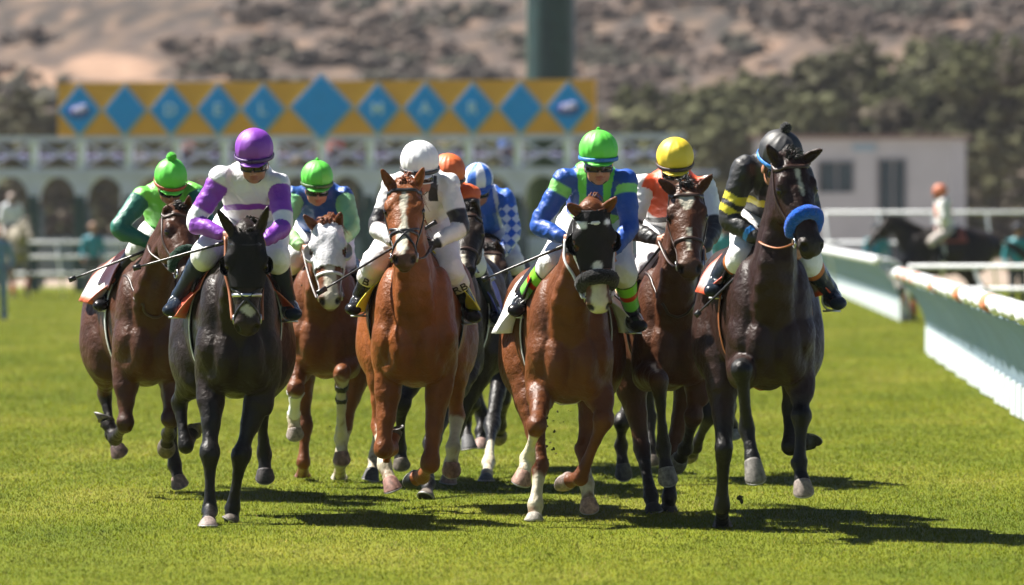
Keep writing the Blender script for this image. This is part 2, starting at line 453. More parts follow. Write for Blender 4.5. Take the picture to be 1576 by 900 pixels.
    for sg in (-1, 1):
        fl.ell(Hd(.20, sg*.048, -.15), (.125, .038*W_, .095), HH, .04, 3)                          # jaw
        fl.ell(Hd(.135, sg*.078, -.028), (.050, .028*W_, .028), HH, .02, 3)                        # brow
        fl.ell(Hd(.165, sg*.083, -.052), (.036, .020*W_, .030), HH, .015, 3)
        fl.ell(Hd(.30, sg*.052, -.055), (.10, .018*W_, .022), HH, .02, 3)                          # facial crest
        fl.ell(Hd(.29, sg*.048, -.10), (.09, .02*W_, .04), HH, .03, 3)
        fl.ell(Hd(.520, sg*.042, -.036), (.042, .026*W_, .034), HH, .012, 3)                       # nostril wing
        fl.ell(Hd(.07, sg*.035, .0), (.06, .03*W_, .015), HH, .03, 3)
    fl.ell(Hd(.20, 0, -.006), (.12, .035*W_, .016), HH, .03, 3)
    fl.ell(Hd(.555, 0, -.062), (.024, .044*W_, .036), HH, .02, 3)
    fl.ell(Hd(.535, 0, -.115), (.040, .036*W_, .026), HH, .02, 3)                                  # chin
    fl.sweep([(Hd(.36, 0, -.13), .035, .03), (Hd(.52, 0, -.115), .03, .022)], S, .02, 3)
    for sg in (-1, 1):
        fl.ell(Hd(.543, sg*.048, -.024), (.026, .017*W_, .024), HH, .008, 4, sub=True)
        fl.seg(Hd(.545, sg*.055, -.088), Hd(.575, sg*.01, -.098), (.004, .006), (.004, .006), S, .006, 0, sub=True)
        tip = P(*c['ears'][0 if sg < 0 else 1], pol[1]-.02+c.get('eardep', 0)); b0 = Hd(-.012, sg*.060, -.055)
        L = nrm(tip-b0); LL = min(np.linalg.norm(tip-b0), .22); tip = b0+L*LL
        es = nrm(np.cross(L, V(0, 1, 0))); ef = V(0, -1, 0); ef = nrm(ef-np.dot(ef, L)*L)
        q = lambda t, o=0: b0+(tip-b0)*t+ef*o
        fl.sweep(sw([(q(-.05), .022, .024), (q(.2), .024, .020), (q(.45), .026, .016), (q(.75), .017, .011), (q(1), .004, .004)], 3), es, .02, 5)
        fl.sweep(sw([(q(.22, .016), .011, .011), (q(.5, .014), .014, .009), (q(.8, .009), .007, .005)], 2), es, .006, 6, sub=True)
    # legs
    for k, J in LJ.items():
        J.append(None); J[4:] = []
        cor = J[2]+(J[3]-J[2])*CI
        prof = FRONT if k[0] == 'F' else HIND
        g = c.get('legw', 1.0)
        rows = leg_polyline([J[0], J[1], J[2], J[3]], prof)
        fl.sweep([(p, a*g, b*g) for p, a, b in rows], side, .016, 10+['FR', 'FL', 'HR', 'HL'].index(k))
        if k[0] == 'H':     # point of hock
            ax = nrm(J[0]-J[1]); bk = nrm(back-np.dot(back, ax)*ax)
            fl.seg(J[1]+bk*.045+ax*.02, J[1]+bk*.05+ax*.20, (.022, .025), (.016, .02), side, .03, 10+['FR', 'FL', 'HR', 'HL'].index(k))
        else:
            ax = nrm(J[1]-J[0]); sg = -1 if k[1] == 'R' else 1
            fl.ell(J[0]+ax*.08+side*sg*.035-back*.04, (.055, .05, .13), (side, np.cross(ax, side), ax), .03, 10+['FR', 'FL', 'HR', 'HL'].index(k))
            fl.ell(J[1]-back*.03, (.038, .03, .045), (side, back, up), .012, 10+['FR', 'FL', 'HR', 'HL'].index(k))
        # fetlock ergot side
        a2 = nrm(J[2]-J[1]); bk = nrm(back-np.dot(back, a2)*a2)
        fl.ell(J[2]+bk*.028, (.030, .032, .036), (side, bk, a2), .014, 10+['FR', 'FL', 'HR', 'HL'].index(k))
    v, f, lab = fl.mesh(1)
    nr = fl.grad(v)
    rzz = v[:, 2]
    v = v+nr*((lab != 5)*(lab != 3)*(sum([.006*wob(v*np.array([1, 1, .6]), 11, 77), .0030*ridge(v*np.array([1, 1, .4]), 8, 78+int(c['cx']) % 5)-.002])*(v[:, 2] > .45)+.0012*ridge(v*np.array([1, 1, .4]), 30, 79))+(lab == 3)*.0012*wob(v, 24, 81))[:, None]
    # ---- coat colours
    base = np.array(c['coat']); col = np.tile(base, (len(v), 1))
    col = mixc(col, base*.6, .5*ss(.3, 1, wob(v, 5, 3)))
    rel = v-O; zz = rel[:, 2]
    dark = np.array(c.get('points', tuple(base*.8)))
    for k, J in LJ.items():
        li = 10+['FR', 'FL', 'HR', 'HL'].index(k)
        dd, tt = chain(v, [J[0], J[1], J[2], J[3]])
        inl = (lab == li) | ((dd < .10) & (tt > .35) & (lab >= 10))
        dm = ss(c.get('pt0', .55), c.get('pt0', .55)+.5, tt+.08*wob(v, 14, 5))*inl*(lab == li)
        col = mixc(col, dark, dm)
        sk = c.get('socks', {}).get(k)
        if sk is not None:
            dirt = ss(.2, .9, wob(v, 38, 15)*.5+.5*ss(1.4, 2.6, tt))[:, None]
            wc = np.array([.95, .88, .80])*(1-dirt)+np.array([.36, .24, .17])*dirt; m_ = (ss(sk-.02, sk+.10, tt+.09*wob(v, 26, 9))*(lab == li))[:, None]; col = col*(1-m_)+wc*m_
    ha = (v-pol)@A; hs = (v-pol)@S/HWd; hn = (v-pol)@N
    hm = (lab >= 3) & (lab <= 6)
    isface = hm & (lab != 5) & (hn > -.085)
    mz = ss(.40, .53, ha)*(hm)*(hn > -.2)
    col = mixc(col, c.get('muzc', (.035, .025, .022)), mz*c.get('muzm', .8))
    col = mixc(col, base*.35, (hm & (lab != 5))*ss(.045, .02, np.linalg.norm(np.stack([(ha-.168)*1.0, (np.abs(hs)-.095), (hn+.05)], 1), axis=1)))
    for kind, args in c.get('marks', []):
        if kind == 'blaze':      # list of (a, halfwidth, centre)
            aa = [q[0] for q in args]; hw = np.interp(ha, aa, [q[1] for q in args]); cs = np.interp(ha, aa, [q[2] for q in args])
            e = np.abs(hs-cs)-hw+.006*wob(v, 50, 11)+.004*wob(v, 140, 12)
            mk = isface*ss(.006, -.006, e)*(ha > aa[0])*(ha < aa[-1])*(hn > -.07)
            col = mixc(col, (1.0, .95, .92), mk)
    col = mixc(col, (.01, .006, .006), ss(.030, .019, np.minimum(np.linalg.norm(v-Hd(.543, .047, -.026), axis=1), np.linalg.norm(v-Hd(.543, -.047, -.026), axis=1))))
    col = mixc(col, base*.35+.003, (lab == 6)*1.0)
    col = mixc(col, (.02, .012, .011), hm*ss(.006, .002, np.abs(hn+.092+(.545-ha)*.2))*(ha > .50)*(ha < .60))
    # mane line
    body = mkobj('body', v, f, M['coat'], root, col=np.clip(col*c.get('dim', .54)*np.array([1.0, .98, .80]), 0.002, 1))
    # ---- hooves
    for k, J in LJ.items():
        cor = J[2]+(J[3]-J[2])*CI; planted = legs[k][2][2] == 'G'
        bot = J[3].copy()
        if np.linalg.norm(bot-cor) > .11: cor = bot-nrm(bot-cor)*.085
        if planted: bot[2] = .012
        bot[2] = max(bot[2], .012)
        fwd = V(0, -1, 0) if planted or J[3][1]-J[2][1] < .05 else V(0, -.35, -1)
        make_hoof(cor, bot, planted, c.get('hoofc', {}).get(k, (.20, .15, .12)), root, fwd=fwd)
        if min(J[3][2], 9) < -.01: print('UNDERGROUND', name, k, J[3])
        Ls = [round(float(np.linalg.norm(J[i+1]-J[i])), 2) for i in range(3)]; print(name, k, Ls, 'z', round(float(J[3][2]), 2))
    for sg in (-1, 1):
        e = MB(); e.ell(Hd(.168, sg*.091, -.044), (.025, .021, .022), (A, S, N)); e.build('eye', M['eye'], root)
    # ---- hair
    def strands(paths, r0, name_, colr):
        m = MB()
        for pts in paths:
            n = len(pts); m.tube(pts, [r0*(1-.8*i/(n-1)) for i in range(n)], 4, col=tuple(np.array(colr)*random.uniform(.6, 1.4)))
        return m.build(name_, M['hair'], root, col=True)
    hc = c.get('hair', (.012, .009, .008))
    # mane: strands along the crest, blown back
    ps = []
    cr = crom([B(0, .30, 1.56), n1+V(0, .19, .22), mid+nrm(V(0, .6, .8))*.165, e1+V(0, .07, .10)], 14)
    for p in cr:
        for _ in range(5):
            p0 = p+V(random.uniform(-.02, .02), random.uniform(-.03, .03), -.015); sd = c.get('maneside', 1)*random.uniform(.2, 1)
            L = random.uniform(.08, .16)
            ps.append([p0, p0+V(sd*.03, .02, .035), p0+V(sd*.075, .07, .01)*L/.13, p0+V(sd*.11, .12, -.05)*L/.13])
    strands(ps, .0055, 'mane', hc)
    if c.get('forelock', 1):
        ps = []
        for _ in range(int(26*c.get('forelock', 1))):
            a0 = random.uniform(-.04, .01); s0 = random.uniform(-.035, .035)
            p0 = Hd(a0, s0, .0); u = random.uniform(.5, 1)*c.get('forelock', 1)
            ps.append([p0-N*.01, p0+N*.03*u-A*.03*u, p0+N*.035*u+V(random.uniform(-.04, .04), .02, .02), p0+V(random.uniform(-.07, .07), .05, .01)])
        strands(ps, .006, 'forelock', hc)
    ps = []; t0 = B(0, 1.66, 1.36)
    for _ in range(90):
        a = random.uniform(-.5, .5); L = random.uniform(.5, .85)
        o = V(random.uniform(-.025, .025), 0, random.uniform(-.02, .02))
        ps.append([t0+o-back*.04, t0+o+back*.12*1+up*.03, t0+o*2+back*.3*L+side*a*.12-up*.04, t0+o*3+back*.62*L+side*a*.3-up*.25*L, t0+back*.85*L+side*a*.42-up*.55*L])
    strands(ps, .010, 'tail', hc)
    # ---- tack
    def onhead(al, pts, off=.004):
        p, n = fl.project(np.array([Hd(*q) for q in pts]), off, 8); return p, n
    def strap(parent, nm, pts3, r=(.010, .003), mat=None, off=.004, proj=True):
        pts = np.array(crom(pts3, 5))
        if proj: pts, n = fl.project(pts, off, 8)
        m = MB()
        if proj: m.tube(list(pts), 1.0, 6, flat=(r[1], r[0]), up=list(n), cap=True)
        else: m.tube(list(pts), 1.0, 6, flat=(r[1], r[0]))
        return m.build(nm, mat, parent)
    st = M[c.get('bridle', 'strap')]
    br = strap(root, 'bridle', [Hd(-.01, -.11, -.10), Hd(.03, -.11, -.05), Hd(.045, -.07, .02), Hd(.05, 0, .03), Hd(.045, .07, .02), Hd(.03, .11, -.05), Hd(-.01, .11, -.10)], (.013, .005), st, .004)
    for sg in (-1, 1):
        strap(br, 'cheekpiece', [Hd(-.04, sg*.05, -.08), Hd(.02, sg*.13, -.09), Hd(.12, sg*.13, -.10), Hd(.25, sg*.11, -.11), Hd(.36, sg*.10, -.10), Hd(.47, sg*.09, -.095)], (.011, .005), st)
        m = MB(); bt = Hd(.48, sg*.058, -.09)
        ring = [bt+A*.026*math.cos(t)+(N*.026+S*sg*.004)*math.sin(t)+S*sg*.01 for t in np.linspace(0, 2*math.pi, 13)]
        m.tube(ring, .0045, 6); m.build('bit_ring', M['steel'], br)
    m = MB(); m.tube([Hd(.485, -.066, -.088), Hd(.495, 0, -.092), Hd(.485, .066, -.088)], .006, 6); m.build('bit', M['steel'], br)
    if not c.get('roll_col'):
        strap(br, 'noseband', [Hd(.36, -.09, -.14), Hd(.35, -.10, -.06), Hd(.345, -.06, .01), Hd(.345, 0, .02), Hd(.345, .06, .01), Hd(.35, .10, -.06), Hd(.36, .09, -.14)], (.012, .004), M[c.get('nose', c.get('bridle', 'strap'))])
        if c.get('figure8'):
            for sg in (-1, 1): strap(br, 'noseband', [Hd(.30, -sg*.085, -.05), Hd(.345, -sg*.03, .02), Hd(.40, sg*.03, .02), Hd(.47, sg*.085, -.05), Hd(.50, sg*.07, -.11)], (.009, .004), M[c.get('fig8', c.get('nose', 'strap'))])
    else:
        rc = c['roll_col']; a0 = c.get('roll_a', .36); rr = c.get('roll_r', .036)
        Hd_ = Hd; Hd = lambda a, s_, n: Hd_(a, s_*c.get('roll_lat', .86), n)
        pts = [Hd(a0+.05, -.075, -.11), Hd(a0+.02, -.085, -.06), Hd(a0, -.062, -.002), Hd(a0-.008, 0, .022), Hd(a0, .062, -.002), Hd(a0+.02, .085, -.06), Hd(a0+.05, .075, -.11)]
        pts = np.array(crom(pts, 3))
        q = Field(pts.min(0)-.07, pts.max(0)+.07, .007); ps_ = [(p, rr*.92, rr) for p in pts]
        q.sweep(ps_, A, .01, 1); vv, ff, _ = q.mesh(1); g = q.grad(vv)
        if c.get('roll_fuzz', 1): vv = vv+g*(.0035*wob(vv, 170, 2)+.002*rng.normal(size=len(vv)))[:, None]*c.get('roll_fuzz', 1)
        mkobj('shadow_roll', vv, ff, M['fleece'] if c.get('roll_fuzz', 1) > .5 else M['silk'], root, col=np.tile(rc, (len(vv), 1)))
    Hd = (lambda a, s_, n: pol+A*a+S*(s_*HWd)+N*n)
    hands = [P(*q[:2], d+c.get('hando', -.12)) for q in c['hands']]
    rn = root
    for sg, hp in ((-1, hands[0]), (1, hands[1])):
        a = Hd(.485, sg*.075, -.09); pts = np.array([a+(hp-a)*t+V(0, 0, -.03*math.sin(t*3.14)) for t in np.linspace(0, 1, 13)])
        for _ in range(3):
            ins = fl.sample(pts) < .008; pp_, _n = fl.project(pts, .010, 5); pts = np.where(ins[:, None], pp_, pts); pts[1:-1] = (pts[:-2]+2*pts[1:-1]+pts[2:])/4
        pts = crom(list(pts), 2)
        m = MB(); m.tube(pts, 1.0, 6, flat=(.005, .011)); m.build('rein', M[c.get('rein', 'strap')], root)
    # hood
    if 'hood' in c:
        hcfg = c['hood']; eyeL = np.minimum(np.linalg.norm(v-Hd(.17, .095, -.05), axis=1), np.linalg.norm(v-Hd(.17, -.095, -.05), axis=1))
        lowa = hcfg.get('a1', .30)
        msk = hm & (lab != 5) & (ha > -.03) & (ha < lowa+.03*(hn < -.08)) & (eyeL > .034) & (hn > -.19)
        msk |= (lab == 2) & (ha > -.03) & (ha < .22) & (hn > -.24) & (eyeL > .034)
        vv, ff, u = shell(v, f, msk, .005, nr)
        hcol = np.tile(hcfg['col'], (len(vv), 1)).astype(float)
        for (a_, s_, r_, cc) in hcfg.get('dots', []):
            dd = np.hypot((vv-pol)@A-a_, ((vv-pol)@S/HWd-s_)); hcol = mixc(hcol, cc, ss(r_+.004, r_-.004, dd)*(((vv-pol)@N) > -.06))
        ho = mkobj('blinker_hood', vv, ff, M['hood'], root, col=hcol); solidify(ho, .004)
        for sg in (-1, 1):
            # cup: part of a bowl behind and beside the eye
            cc = Hd(.165, sg*.098, -.058); m = MB(); rows = []
            R = hcfg.get('cup', .052)
            for i in range(7):
                ph = math.radians(20+i*14)
                row = []
                for j in range(15):
                    th = math.radians(-15+j*15)     # open to the front
                    # axis of bowl points outward; open half toward the nose-front
                    loc = S*sg*R*.9*math.cos(ph)+(A*math.cos(th)-N*math.sin(th))*R*1.15*math.sin(ph)
                    row.append(cc+loc-N*.004)
                rows.append(row)
            vv = [p for r in rows for p in r]; ff = [(i*15+j, i*15+j+1, (i+1)*15+j+1, (i+1)*15+j) for i in range(6) for j in range(14)]
            o = mkobj('blinker_cup', vv, ff, M['boot'], ho, col=np.tile(hcfg['cupcol'], (len(vv), 1))); solidify(o, .004)
    # saddle cloth: cut from the trunk, with a loose lower corner
    def barrel(y, th, off, flare=0):
        """point on the trunk at angle th from the top"""
        c0 = B(0, y, 1.18); dirv = side*math.sin(th)+up*math.cos(th)
        r = np.linspace(.1, .75, 60); p = c0+dirv*r[:, None]; vals = fl.sample(p); i = np.argmax(vals > 0); rr = r[i]-vals[i]*.9 if vals[i] > 0 else .4
        return c0+dirv*(rr+off+flare)
    sc = c['cloth']; y0, y1 = sc.get('y', (.50, 1.02)); thm = math.radians(sc.get('th', 78))
    nt_, ny_ = 41, 16; vv = []; cl = []
    for j in range(ny_):
        for i in range(nt_):
            th = -thm+2*thm*i/(nt_-1); y = y0+(y1-y0)*j/(ny_-1); e = max(0, abs(th)/thm-.55)/.45
            fx = sc.get('flare', .05)*e*(.6+.4*math.sin(j*1.3+ (1 if th > 0 else 2.5)))*(1.3-j/ny_)
            vv.append(barrel(y+.03*e, th, .012, fx)); cl.append(sc['edge'] if (j < 1 or i < 2 or i > nt_-3 or j > ny_-2) else sc['col'])
    ff = [(j*nt_+i, j*nt_+i+1, (j+1)*nt_+i+1, (j+1)*nt_+i) for j in range(ny_-1) for i in range(nt_-1)]
    o = mkobj('saddle_cloth', vv, ff, M['silk'], root, col=cl); solidify(o, .006)
    # saddle: small racing saddle on top
    vv = []; 
    for j in range(9):
        for i in range(21):
            thm2 = math.radians(52); th = -thm2+2*thm2*i/20; y = .56+.42*j/8-.10*math.sin(abs(th)/thm2*1.57)
            vv.append(barrel(y, th, .028+.022*math.cos(th)*(abs(j-4)/4)**2, 0))
    ff = [(j*21+i, j*21+i+1, (j+1)*21+i+1, (j+1)*21+i) for j in range(8) for i in range(20)]
    sd_ = mkobj('saddle', vv, ff, M['boot'], root, col=np.tile(sc.get('saddle', (.02, .015, .013)), (len(vv), 1))); solidify(sd_, .014)
    # girth
    pts = [barrel(.62, math.radians(a), .008) for a in range(40, 330, 12)]
    m = MB(); m.tube(pts, 1.0, 6, flat=(.005, .045), up=[nrm(p-B(0, .62, 1.18)) for p in pts]); m.build('girth', M[c.get('girth', 'white_strap')], root)
    # stirrups
    for q in c['feet']:
        p = P(q[0], q[1], d+q[2]); m = MB(); tp = p+V(0, .0, .12)
        ring = [p+V(.055*math.sin(t), 0, .05+.065*-math.cos(t)) for t in np.linspace(-math.pi*.999, math.pi*.999, 15)]
        m.tube(ring, .006, 6); m.box(p+V(-.05, -.03, -.022), p+V(.05, .03, -.012)); 
        sg = 1 if q[0] > c['cx'] else -1
        s_ = m.build('stirrup', M['steel'], root)
        m = MB(); m.bar(p+V(0, 0, .11), barrel(.70, sg*.75, .03), .022, .005); m.build('stirrup_leather', M['black_strap'], s_)
    if c.get('breast'):
        pts = [B(-.27, .42, 1.30), B(-.24, .1, 1.25), B(-.12, -.12, 1.20), B(0, -.17, 1.16), B(.12, -.12, 1.20), B(.24, .1, 1.25), B(.27, .42, 1.30)]
        strap(root, 'breastplate', pts, (.014, .004), M[c['breast']], .006)
    if c.get('yoke'):
        pts = [B(-.20, .40, 1.48), B(-.16, .15, 1.46), B(-.09, -.05, 1.34), B(-.05, -.12, 1.22), B(0, -.15, 1.18), B(.05, -.12, 1.22), B(.09, -.05, 1.34), B(.16, .15, 1.46), B(.20, .40, 1.48)]
        strap(root, 'breastplate', pts, (.010, .004), M[c['yoke']], .006)
    for k, lo_, hi_, cc in c.get('bands', []):
        J = LJ[k]; li = 10+['FR', 'FL', 'HR', 'HL'].index(k); dd, tt = chain(v, J); mk = (lab == li) & (tt > lo_) & (tt < hi_)
        if mk.sum() > 20:
            vv, ff, u = shell(v, f, mk, .004, nr); o = mkobj('leg_bandage', vv, ff, M['silk'], root, col=np.tile(cc, (len(vv), 1))); solidify(o, .004)
    return root, fl, dict(B=B, Hd=Hd, d=d)
# ------------------------------------------------------------------ rider
def make_rider(c, hc, h=.0075):
    d = hc['d']; s = F/d
    hd = P(*c['hd'], d+c.get('hy', .28)); tn = math.radians(c.get('turn', 0)); pt = math.radians(c.get('pitch', 14)); rl = math.radians(c.get('roll', 0))
    Fw = V(math.sin(tn)*math.cos(pt), -math.cos(tn)*math.cos(pt), -math.sin(pt)); R = nrm(np.cross(V(0, 0, 1), Fw)); R = R if R[0] > 0 else -R
    U = nrm(np.cross(R, -Fw)); U = U if U[2] > 0 else -U
    R, U = R*math.cos(rl)+U*math.sin(rl), U*math.cos(rl)-R*math.sin(rl)
    ks = c.get('hs', 1.0)*.97
    Hh = lambda r, f, u: hd+(R*r+Fw*f+U*u)*ks
    HX = (R, Fw, U)
    shy = c.get('shy', .40)
    sh = [P(*c['sh'][0], d+shy+c.get('twist', 0)), P(*c['sh'][1], d+shy-c.get('twist', 0))]
    el = []; ha = []
    for i in (0, 1):
        e = solve(sh[i], c['el'][i][0], c['el'][i][1], .285, -1); el.append(e)
        ha.append(solve(e, c['ha'][i][0], c['ha'][i][1], .25, -1))
    sm = (sh[0]+sh[1])/2
    sx = nrm(sh[1]-sh[0])
    pv = sm+V(c.get('pvx', 0), .12 if c.get('pv') else .46, c.get('pvz', -.22))
    kn = [P(*c['kn'][i], d+c.get('kny', .40)) for i in (0, 1)]
    ft = [P(*c['ft'][i], d+c.get('fty', .62)) for i in (0, 1)]
    hip = [pv+sx*sg*.095+V(0, .02, -.03) for sg in (-1, 1)]
    ank = [ft[i]+V(0, .05, .085) for i in (0, 1)]
    toe = [ft[i]+V((-1, 1)[i]*.03, -.12, .015) for i in (0, 1)]
    wr = [el[i]+(ha[i]-el[i])*.88 for i in (0, 1)]
    root = empty('person', V(pv[0], pv[1], 0), c['label'], 'person', 'jockeys riding in the race')
    allp = np.array(sh+el+ha+[pv, hd]+kn+ft+toe+ank+hip)
    fl = Field(allp.min(0)-.17, allp.max(0)+.17, h)
    # --- bare body, one surface
    fl.ell(Hh(0, -.01, -.055), (.076, .094, .112), HX, .02, 1)
    fl.ell(Hh(0, .022, -.140), (.061, .064, .062), HX, .03, 1)
    fl.ell(Hh(0, .060, -.194), (.030, .022, .020), HX, .025, 1)
    fl.ell(Hh(0, .080, -.089), (.050, .014, .012), HX, .015, 1)
    fl.sweep([(Hh(0, .082, -.098), .009, .012), (Hh(0, .106, -.146), .013, .014)], R, .012, 1)
    for sg in (-1, 1):
        fl.ell(Hh(sg*.011, .098, -.149), (.008, .012, .008), HX, .008, 1)
        fl.ell(Hh(sg*.040, .052, -.132), (.024, .028, .026), HX, .02, 1)
        fl.ell(Hh(sg*.030, .100, -.108), (.016, .014, .012), HX, .012, 2, sub=True)
        fl.ell(Hh(sg*.030, .078, -.108), (.014, .012, .011), HX, .006, 1)
        fl.ell(Hh(sg*.078, -.01, -.112), (.010, .022, .032), HX, .008, 1)
        fl.ell(Hh(sg*.047, .02, -.165), (.018, .04, .030), HX, .02, 1)
    fl.ell(Hh(0, .084, -.170), (.024, .012, .0065), HX, .006, 3)
    fl.ell(Hh(0, .081, -.182), (.020, .012, .0065), HX, .006, 3)
    fl.sweep([(Hh(0, -.02, -.13), .055, .058), (sm+V(0, .03, .04), .058, .06)], R, .03, 1)
    tor = [(sm+V(0, .05, 0), .135, .085), (sm*.65+pv*.35, .145, .105), (sm*.3+pv*.7, .125, .10), (pv, .14, .12)]
    fl.sweep(sw(tor, 3), sx, .05, 4)
    for i in (0, 1):
        fl.ell(sh[i], (.058, .062, .058), None, .04, 4)
        fl.sweep([(sh[i], .048, .048), (el[i], .036, .036), (el[i]*.6+ha[i]*.4, .036, .038), (wr[i], .024, .020)], V(1, 0, 0), .02, 5+i)
        fl.sweep([(hip[i], .085, .09), (kn[i], .052, .055), (kn[i]*.6+ank[i]*.4, .045, .05), (ank[i], .030, .034)], V(1, 0, 0), .03, 7+i)
        fl.sweep([(ank[i]-V(0, -.02, .05), .028, .03), (toe[i], .032, .02)], V(1, 0, 0), .02, 7+i)
        # hand: palm, four curled fingers, thumb
        sg = (-1, 1)[i]
        D = nrm(ha[i]-wr[i]); up_ = nrm(V(0, 0, 1)-D[2]*D); W = np.cross(D, up_)
        if W[1] > 0: W = -W
        hcn = ha[i]
        fl.seg(wr[i], hcn+D*.015, (.024, .020), (.036, .017), up_, .012, 9+i)
        for j in range(4):
            uo = .027-.018*j; ln = (.9, 1.0, .95, .78)[j]
            k0 = hcn+D*.030+up_*uo+W*.006
            k1 = k0+D*.022*ln+W*.020; k2 = k1+D*.020*ln-W*.012; k3 = k2-W*.020*ln-D*.012
            fl.sweep([(k0, .0095, .0095), (k1, .0092, .0092), (k2, .0085, .0085), (k3, .0078, .0078)], up_, .004, 9+i)
        t0 = hcn+D*.0+up_*.022-W*.012; fl.sweep([(t0, .011, .011), (t0+up_*.018+D*.022, .010, .010), (t0+up_*.022+D*.048+W*.004, .008, .008)], W, .006, 9+i)
    v, f, lab = fl.mesh(1)
    skin = np.array(c.get('skin', (.42, .20, .13))); col = np.tile(skin, (len(v), 1))
    col = mixc(col, skin*np.array([.80, .45, .45]), (lab == 3)*.8)
    q = (v-hd); hr, hf, hu = q@R/ks, q@Fw/ks, q@U/ks
    ishead = (lab <= 3) & (np.abs(hr) < .12) & (hf > -.15) & (hu > -.24)
    col = mixc(col, skin*.55, ishead*ss(-.155, -.175, hu)*c.get('beard', .25)*(hf > 0))
    for sg in (-1, 1):
        col = mixc(col, (.02, .012, .01), ishead*ss(.013, .009, np.hypot(hr-sg*.030, (hu+.108)*1.6))*(hf > .05))
        col = mixc(col, (.02, .012, .01), ishead*ss(.022, .014, np.hypot(hr-sg*.032, (hu+.087)*3.5))*(hf > .05))
    for i in (0, 1):
        g = c.get('glove')
        if g: col[lab == 9+i] = g
    body = mkobj('body', v, f, M['skin'], root, col=col)
    # --- jacket
    jl = allp.copy()
    g = Field(np.min([*sh, *el, *ha, pv], 0)-.16, np.max([*sh, *el, *ha, pv], 0)+.16, h)
    tor = [(sm+V(0, .045, .035), .075, .075), (sm+V(0, .05, .005), .148, .098), (sm*.7+pv*.3, .163, .125), (sm*.35+pv*.65, .150, .120), (pv+V(0, -.02, .02), .155, .135)]
    g.sweep(sw(tor, 4), sx, .05, 4)
    for i in (0, 1):
        g.ell(sh[i], (.070, .075, .070), None, .045, 4)
        ag = c.get('arm', 1.0)
        g.sweep(sw([(sh[i], .066*ag, .068*ag), (sh[i]*.5+el[i]*.5, .060*ag, .062*ag), (el[i], .052*ag, .054*ag), (el[i]*.5+wr[i]*.5, .046*ag, .048*ag), (wr[i], .034, .034)], 4), V(1, 0, 0), .02, 5+i)
    v, f, lab = g.mesh(1); nr = g.grad(v)
    # folds
    tt = np.zeros(len(v)); arm = np.zeros(len(v), int)
    for i in (0, 1):
        dd, t = chain(v, [sh[i], el[i], ha[i]]); m = lab == 5+i; tt = np.where(m, t, tt); arm = np.where(m, i+1, arm)
    fold = (.0045*ridge(np.stack([tt*.16, v[:, 0]*.5, v[:, 2]*.45], 1), 26, c['hd'][0])+.002*ridge(v, 12, 5)-.004)*(arm > 0)+.004*wob(v*np.array([1, .5, 1]), 28, 8)+(.014*ridge(v*np.array([1.5, .4, .7]), 6, 21+c['hd'][0] % 7)+.004*ridge(v*np.array([1.2, .5, 1.2]), 13, 22)-.008)*(arm == 0)
    v2 = v+nr*fold[:, None]
    rel = v-sm; u = rel@sx; w = -(rel@nrm(V(0, -.0, 1))); ctx = dict(v=v, u=u, w=w, t=tt, arm=arm, x=rel[:, 0], y=rel[:, 1], z=rel[:, 2], n=nr)
    col = c['paint'](ctx)
    jk = mkobj('jacket', v2, f, M['silk'], root, col=col)
    # --- breeches
    g = Field(np.min([pv, *hip, *kn], 0)-.16, np.max([pv, *hip, *kn], 0)+.16, h)
    g.sweep([(pv+V(0, -.06, .0), .13, .115), (pv, .158, .140), (pv+V(0, .06, -.04), .155, .14)], sx, .05, 1)
    for i in (0, 1):
        kd = nrm(ank[i]-kn[i])
        g.sweep(sw([(hip[i], .112, .118), (hip[i]*.5+kn[i]*.5, .092, .098), (kn[i], .068, .072), (kn[i]+kd*.08, .056, .060)], 4), V(1, 0, 0), .04, 2)
    v, f, lab = g.mesh(1); nr = g.grad(v)
    v = v+nr*(.004*wob(v, 25, 3)+.007*ridge(v, 9, 31)-.004)[:, None]
    bc = np.array(c.get('breech', (.78, .78, .79)))
    mkobj('breeches', v, f, M['silk'], root, col=np.tile(bc, (len(v), 1)))
    # --- boots
    for i in (0, 1):
        g = Field(np.min([kn[i], ank[i], toe[i], ft[i]], 0)-.11, np.max([kn[i], ank[i], toe[i], ft[i]], 0)+.11, h)
        kd = ank[i]-kn[i]
        g.sweep(sw([(kn[i]+kd*.14, .063, .068), (kn[i]+kd*.4, .056, .066), (kn[i]+kd*.75, .043, .050), (ank[i], .041, .046)], 4), V(1, 0, 0), .02, 1)
        g.sweep(sw([(ank[i]+V(0, .03, -.045), .036, .036), (ank[i]+V(0, -.04, -.04), .040, .038), (toe[i]+V(0, .03, .008), .043, .028), (toe[i], .032, .022)], 3), V(1, 0, 0), .03, 2)
        v, f, lab = g.mesh(1); nr = g.grad(v); dd, t = chain(v, [kn[i], ank[i]])
        col = np.tile(c.get('bootc', (.012, .012, .014)), (len(v), 1)).astype(float)
        for (a, b_, cc) in c.get('cuff', []): col = mixc(col, cc, (lab == 1)*ss(a-.01, a+.01, t)*ss(b_+.01, b_-.01, t))
        v = v+nr*(.003*wob(v, 22, 5))[:, None]
        bt = mkobj('boot', v, f, M['boot'], root, col=col)
        if c.get('letters'):
            q0 = kn[i]+kd*.22; q1 = kn[i]+kd*.46; m = MB(); m.tube([q0, q0*.5+q1*.5, q1], [.078, .0765, .074], 20, col=(.74, .72, .68)); m.build('boot_cuff', M['silk'], bt, col=True)
            tx = bpy.data.curves.new('letters', 'FONT'); tx.body = c['letters'][i]; tx.size = .085; tx.extrude = .001; tx.align_x = 'CENTER'; tx.align_y = 'CENTER'
            pnt = kn[i]+kd*.33; to = bpy.data.objects.new('tmp', tx); C.objects.link(to)
            bpy.context.view_layer.update(); me = bpy.data.meshes.new_from_object(to.evaluated_get(bpy.context.evaluated_depsgraph_get())); bpy.data.objects.remove(to)
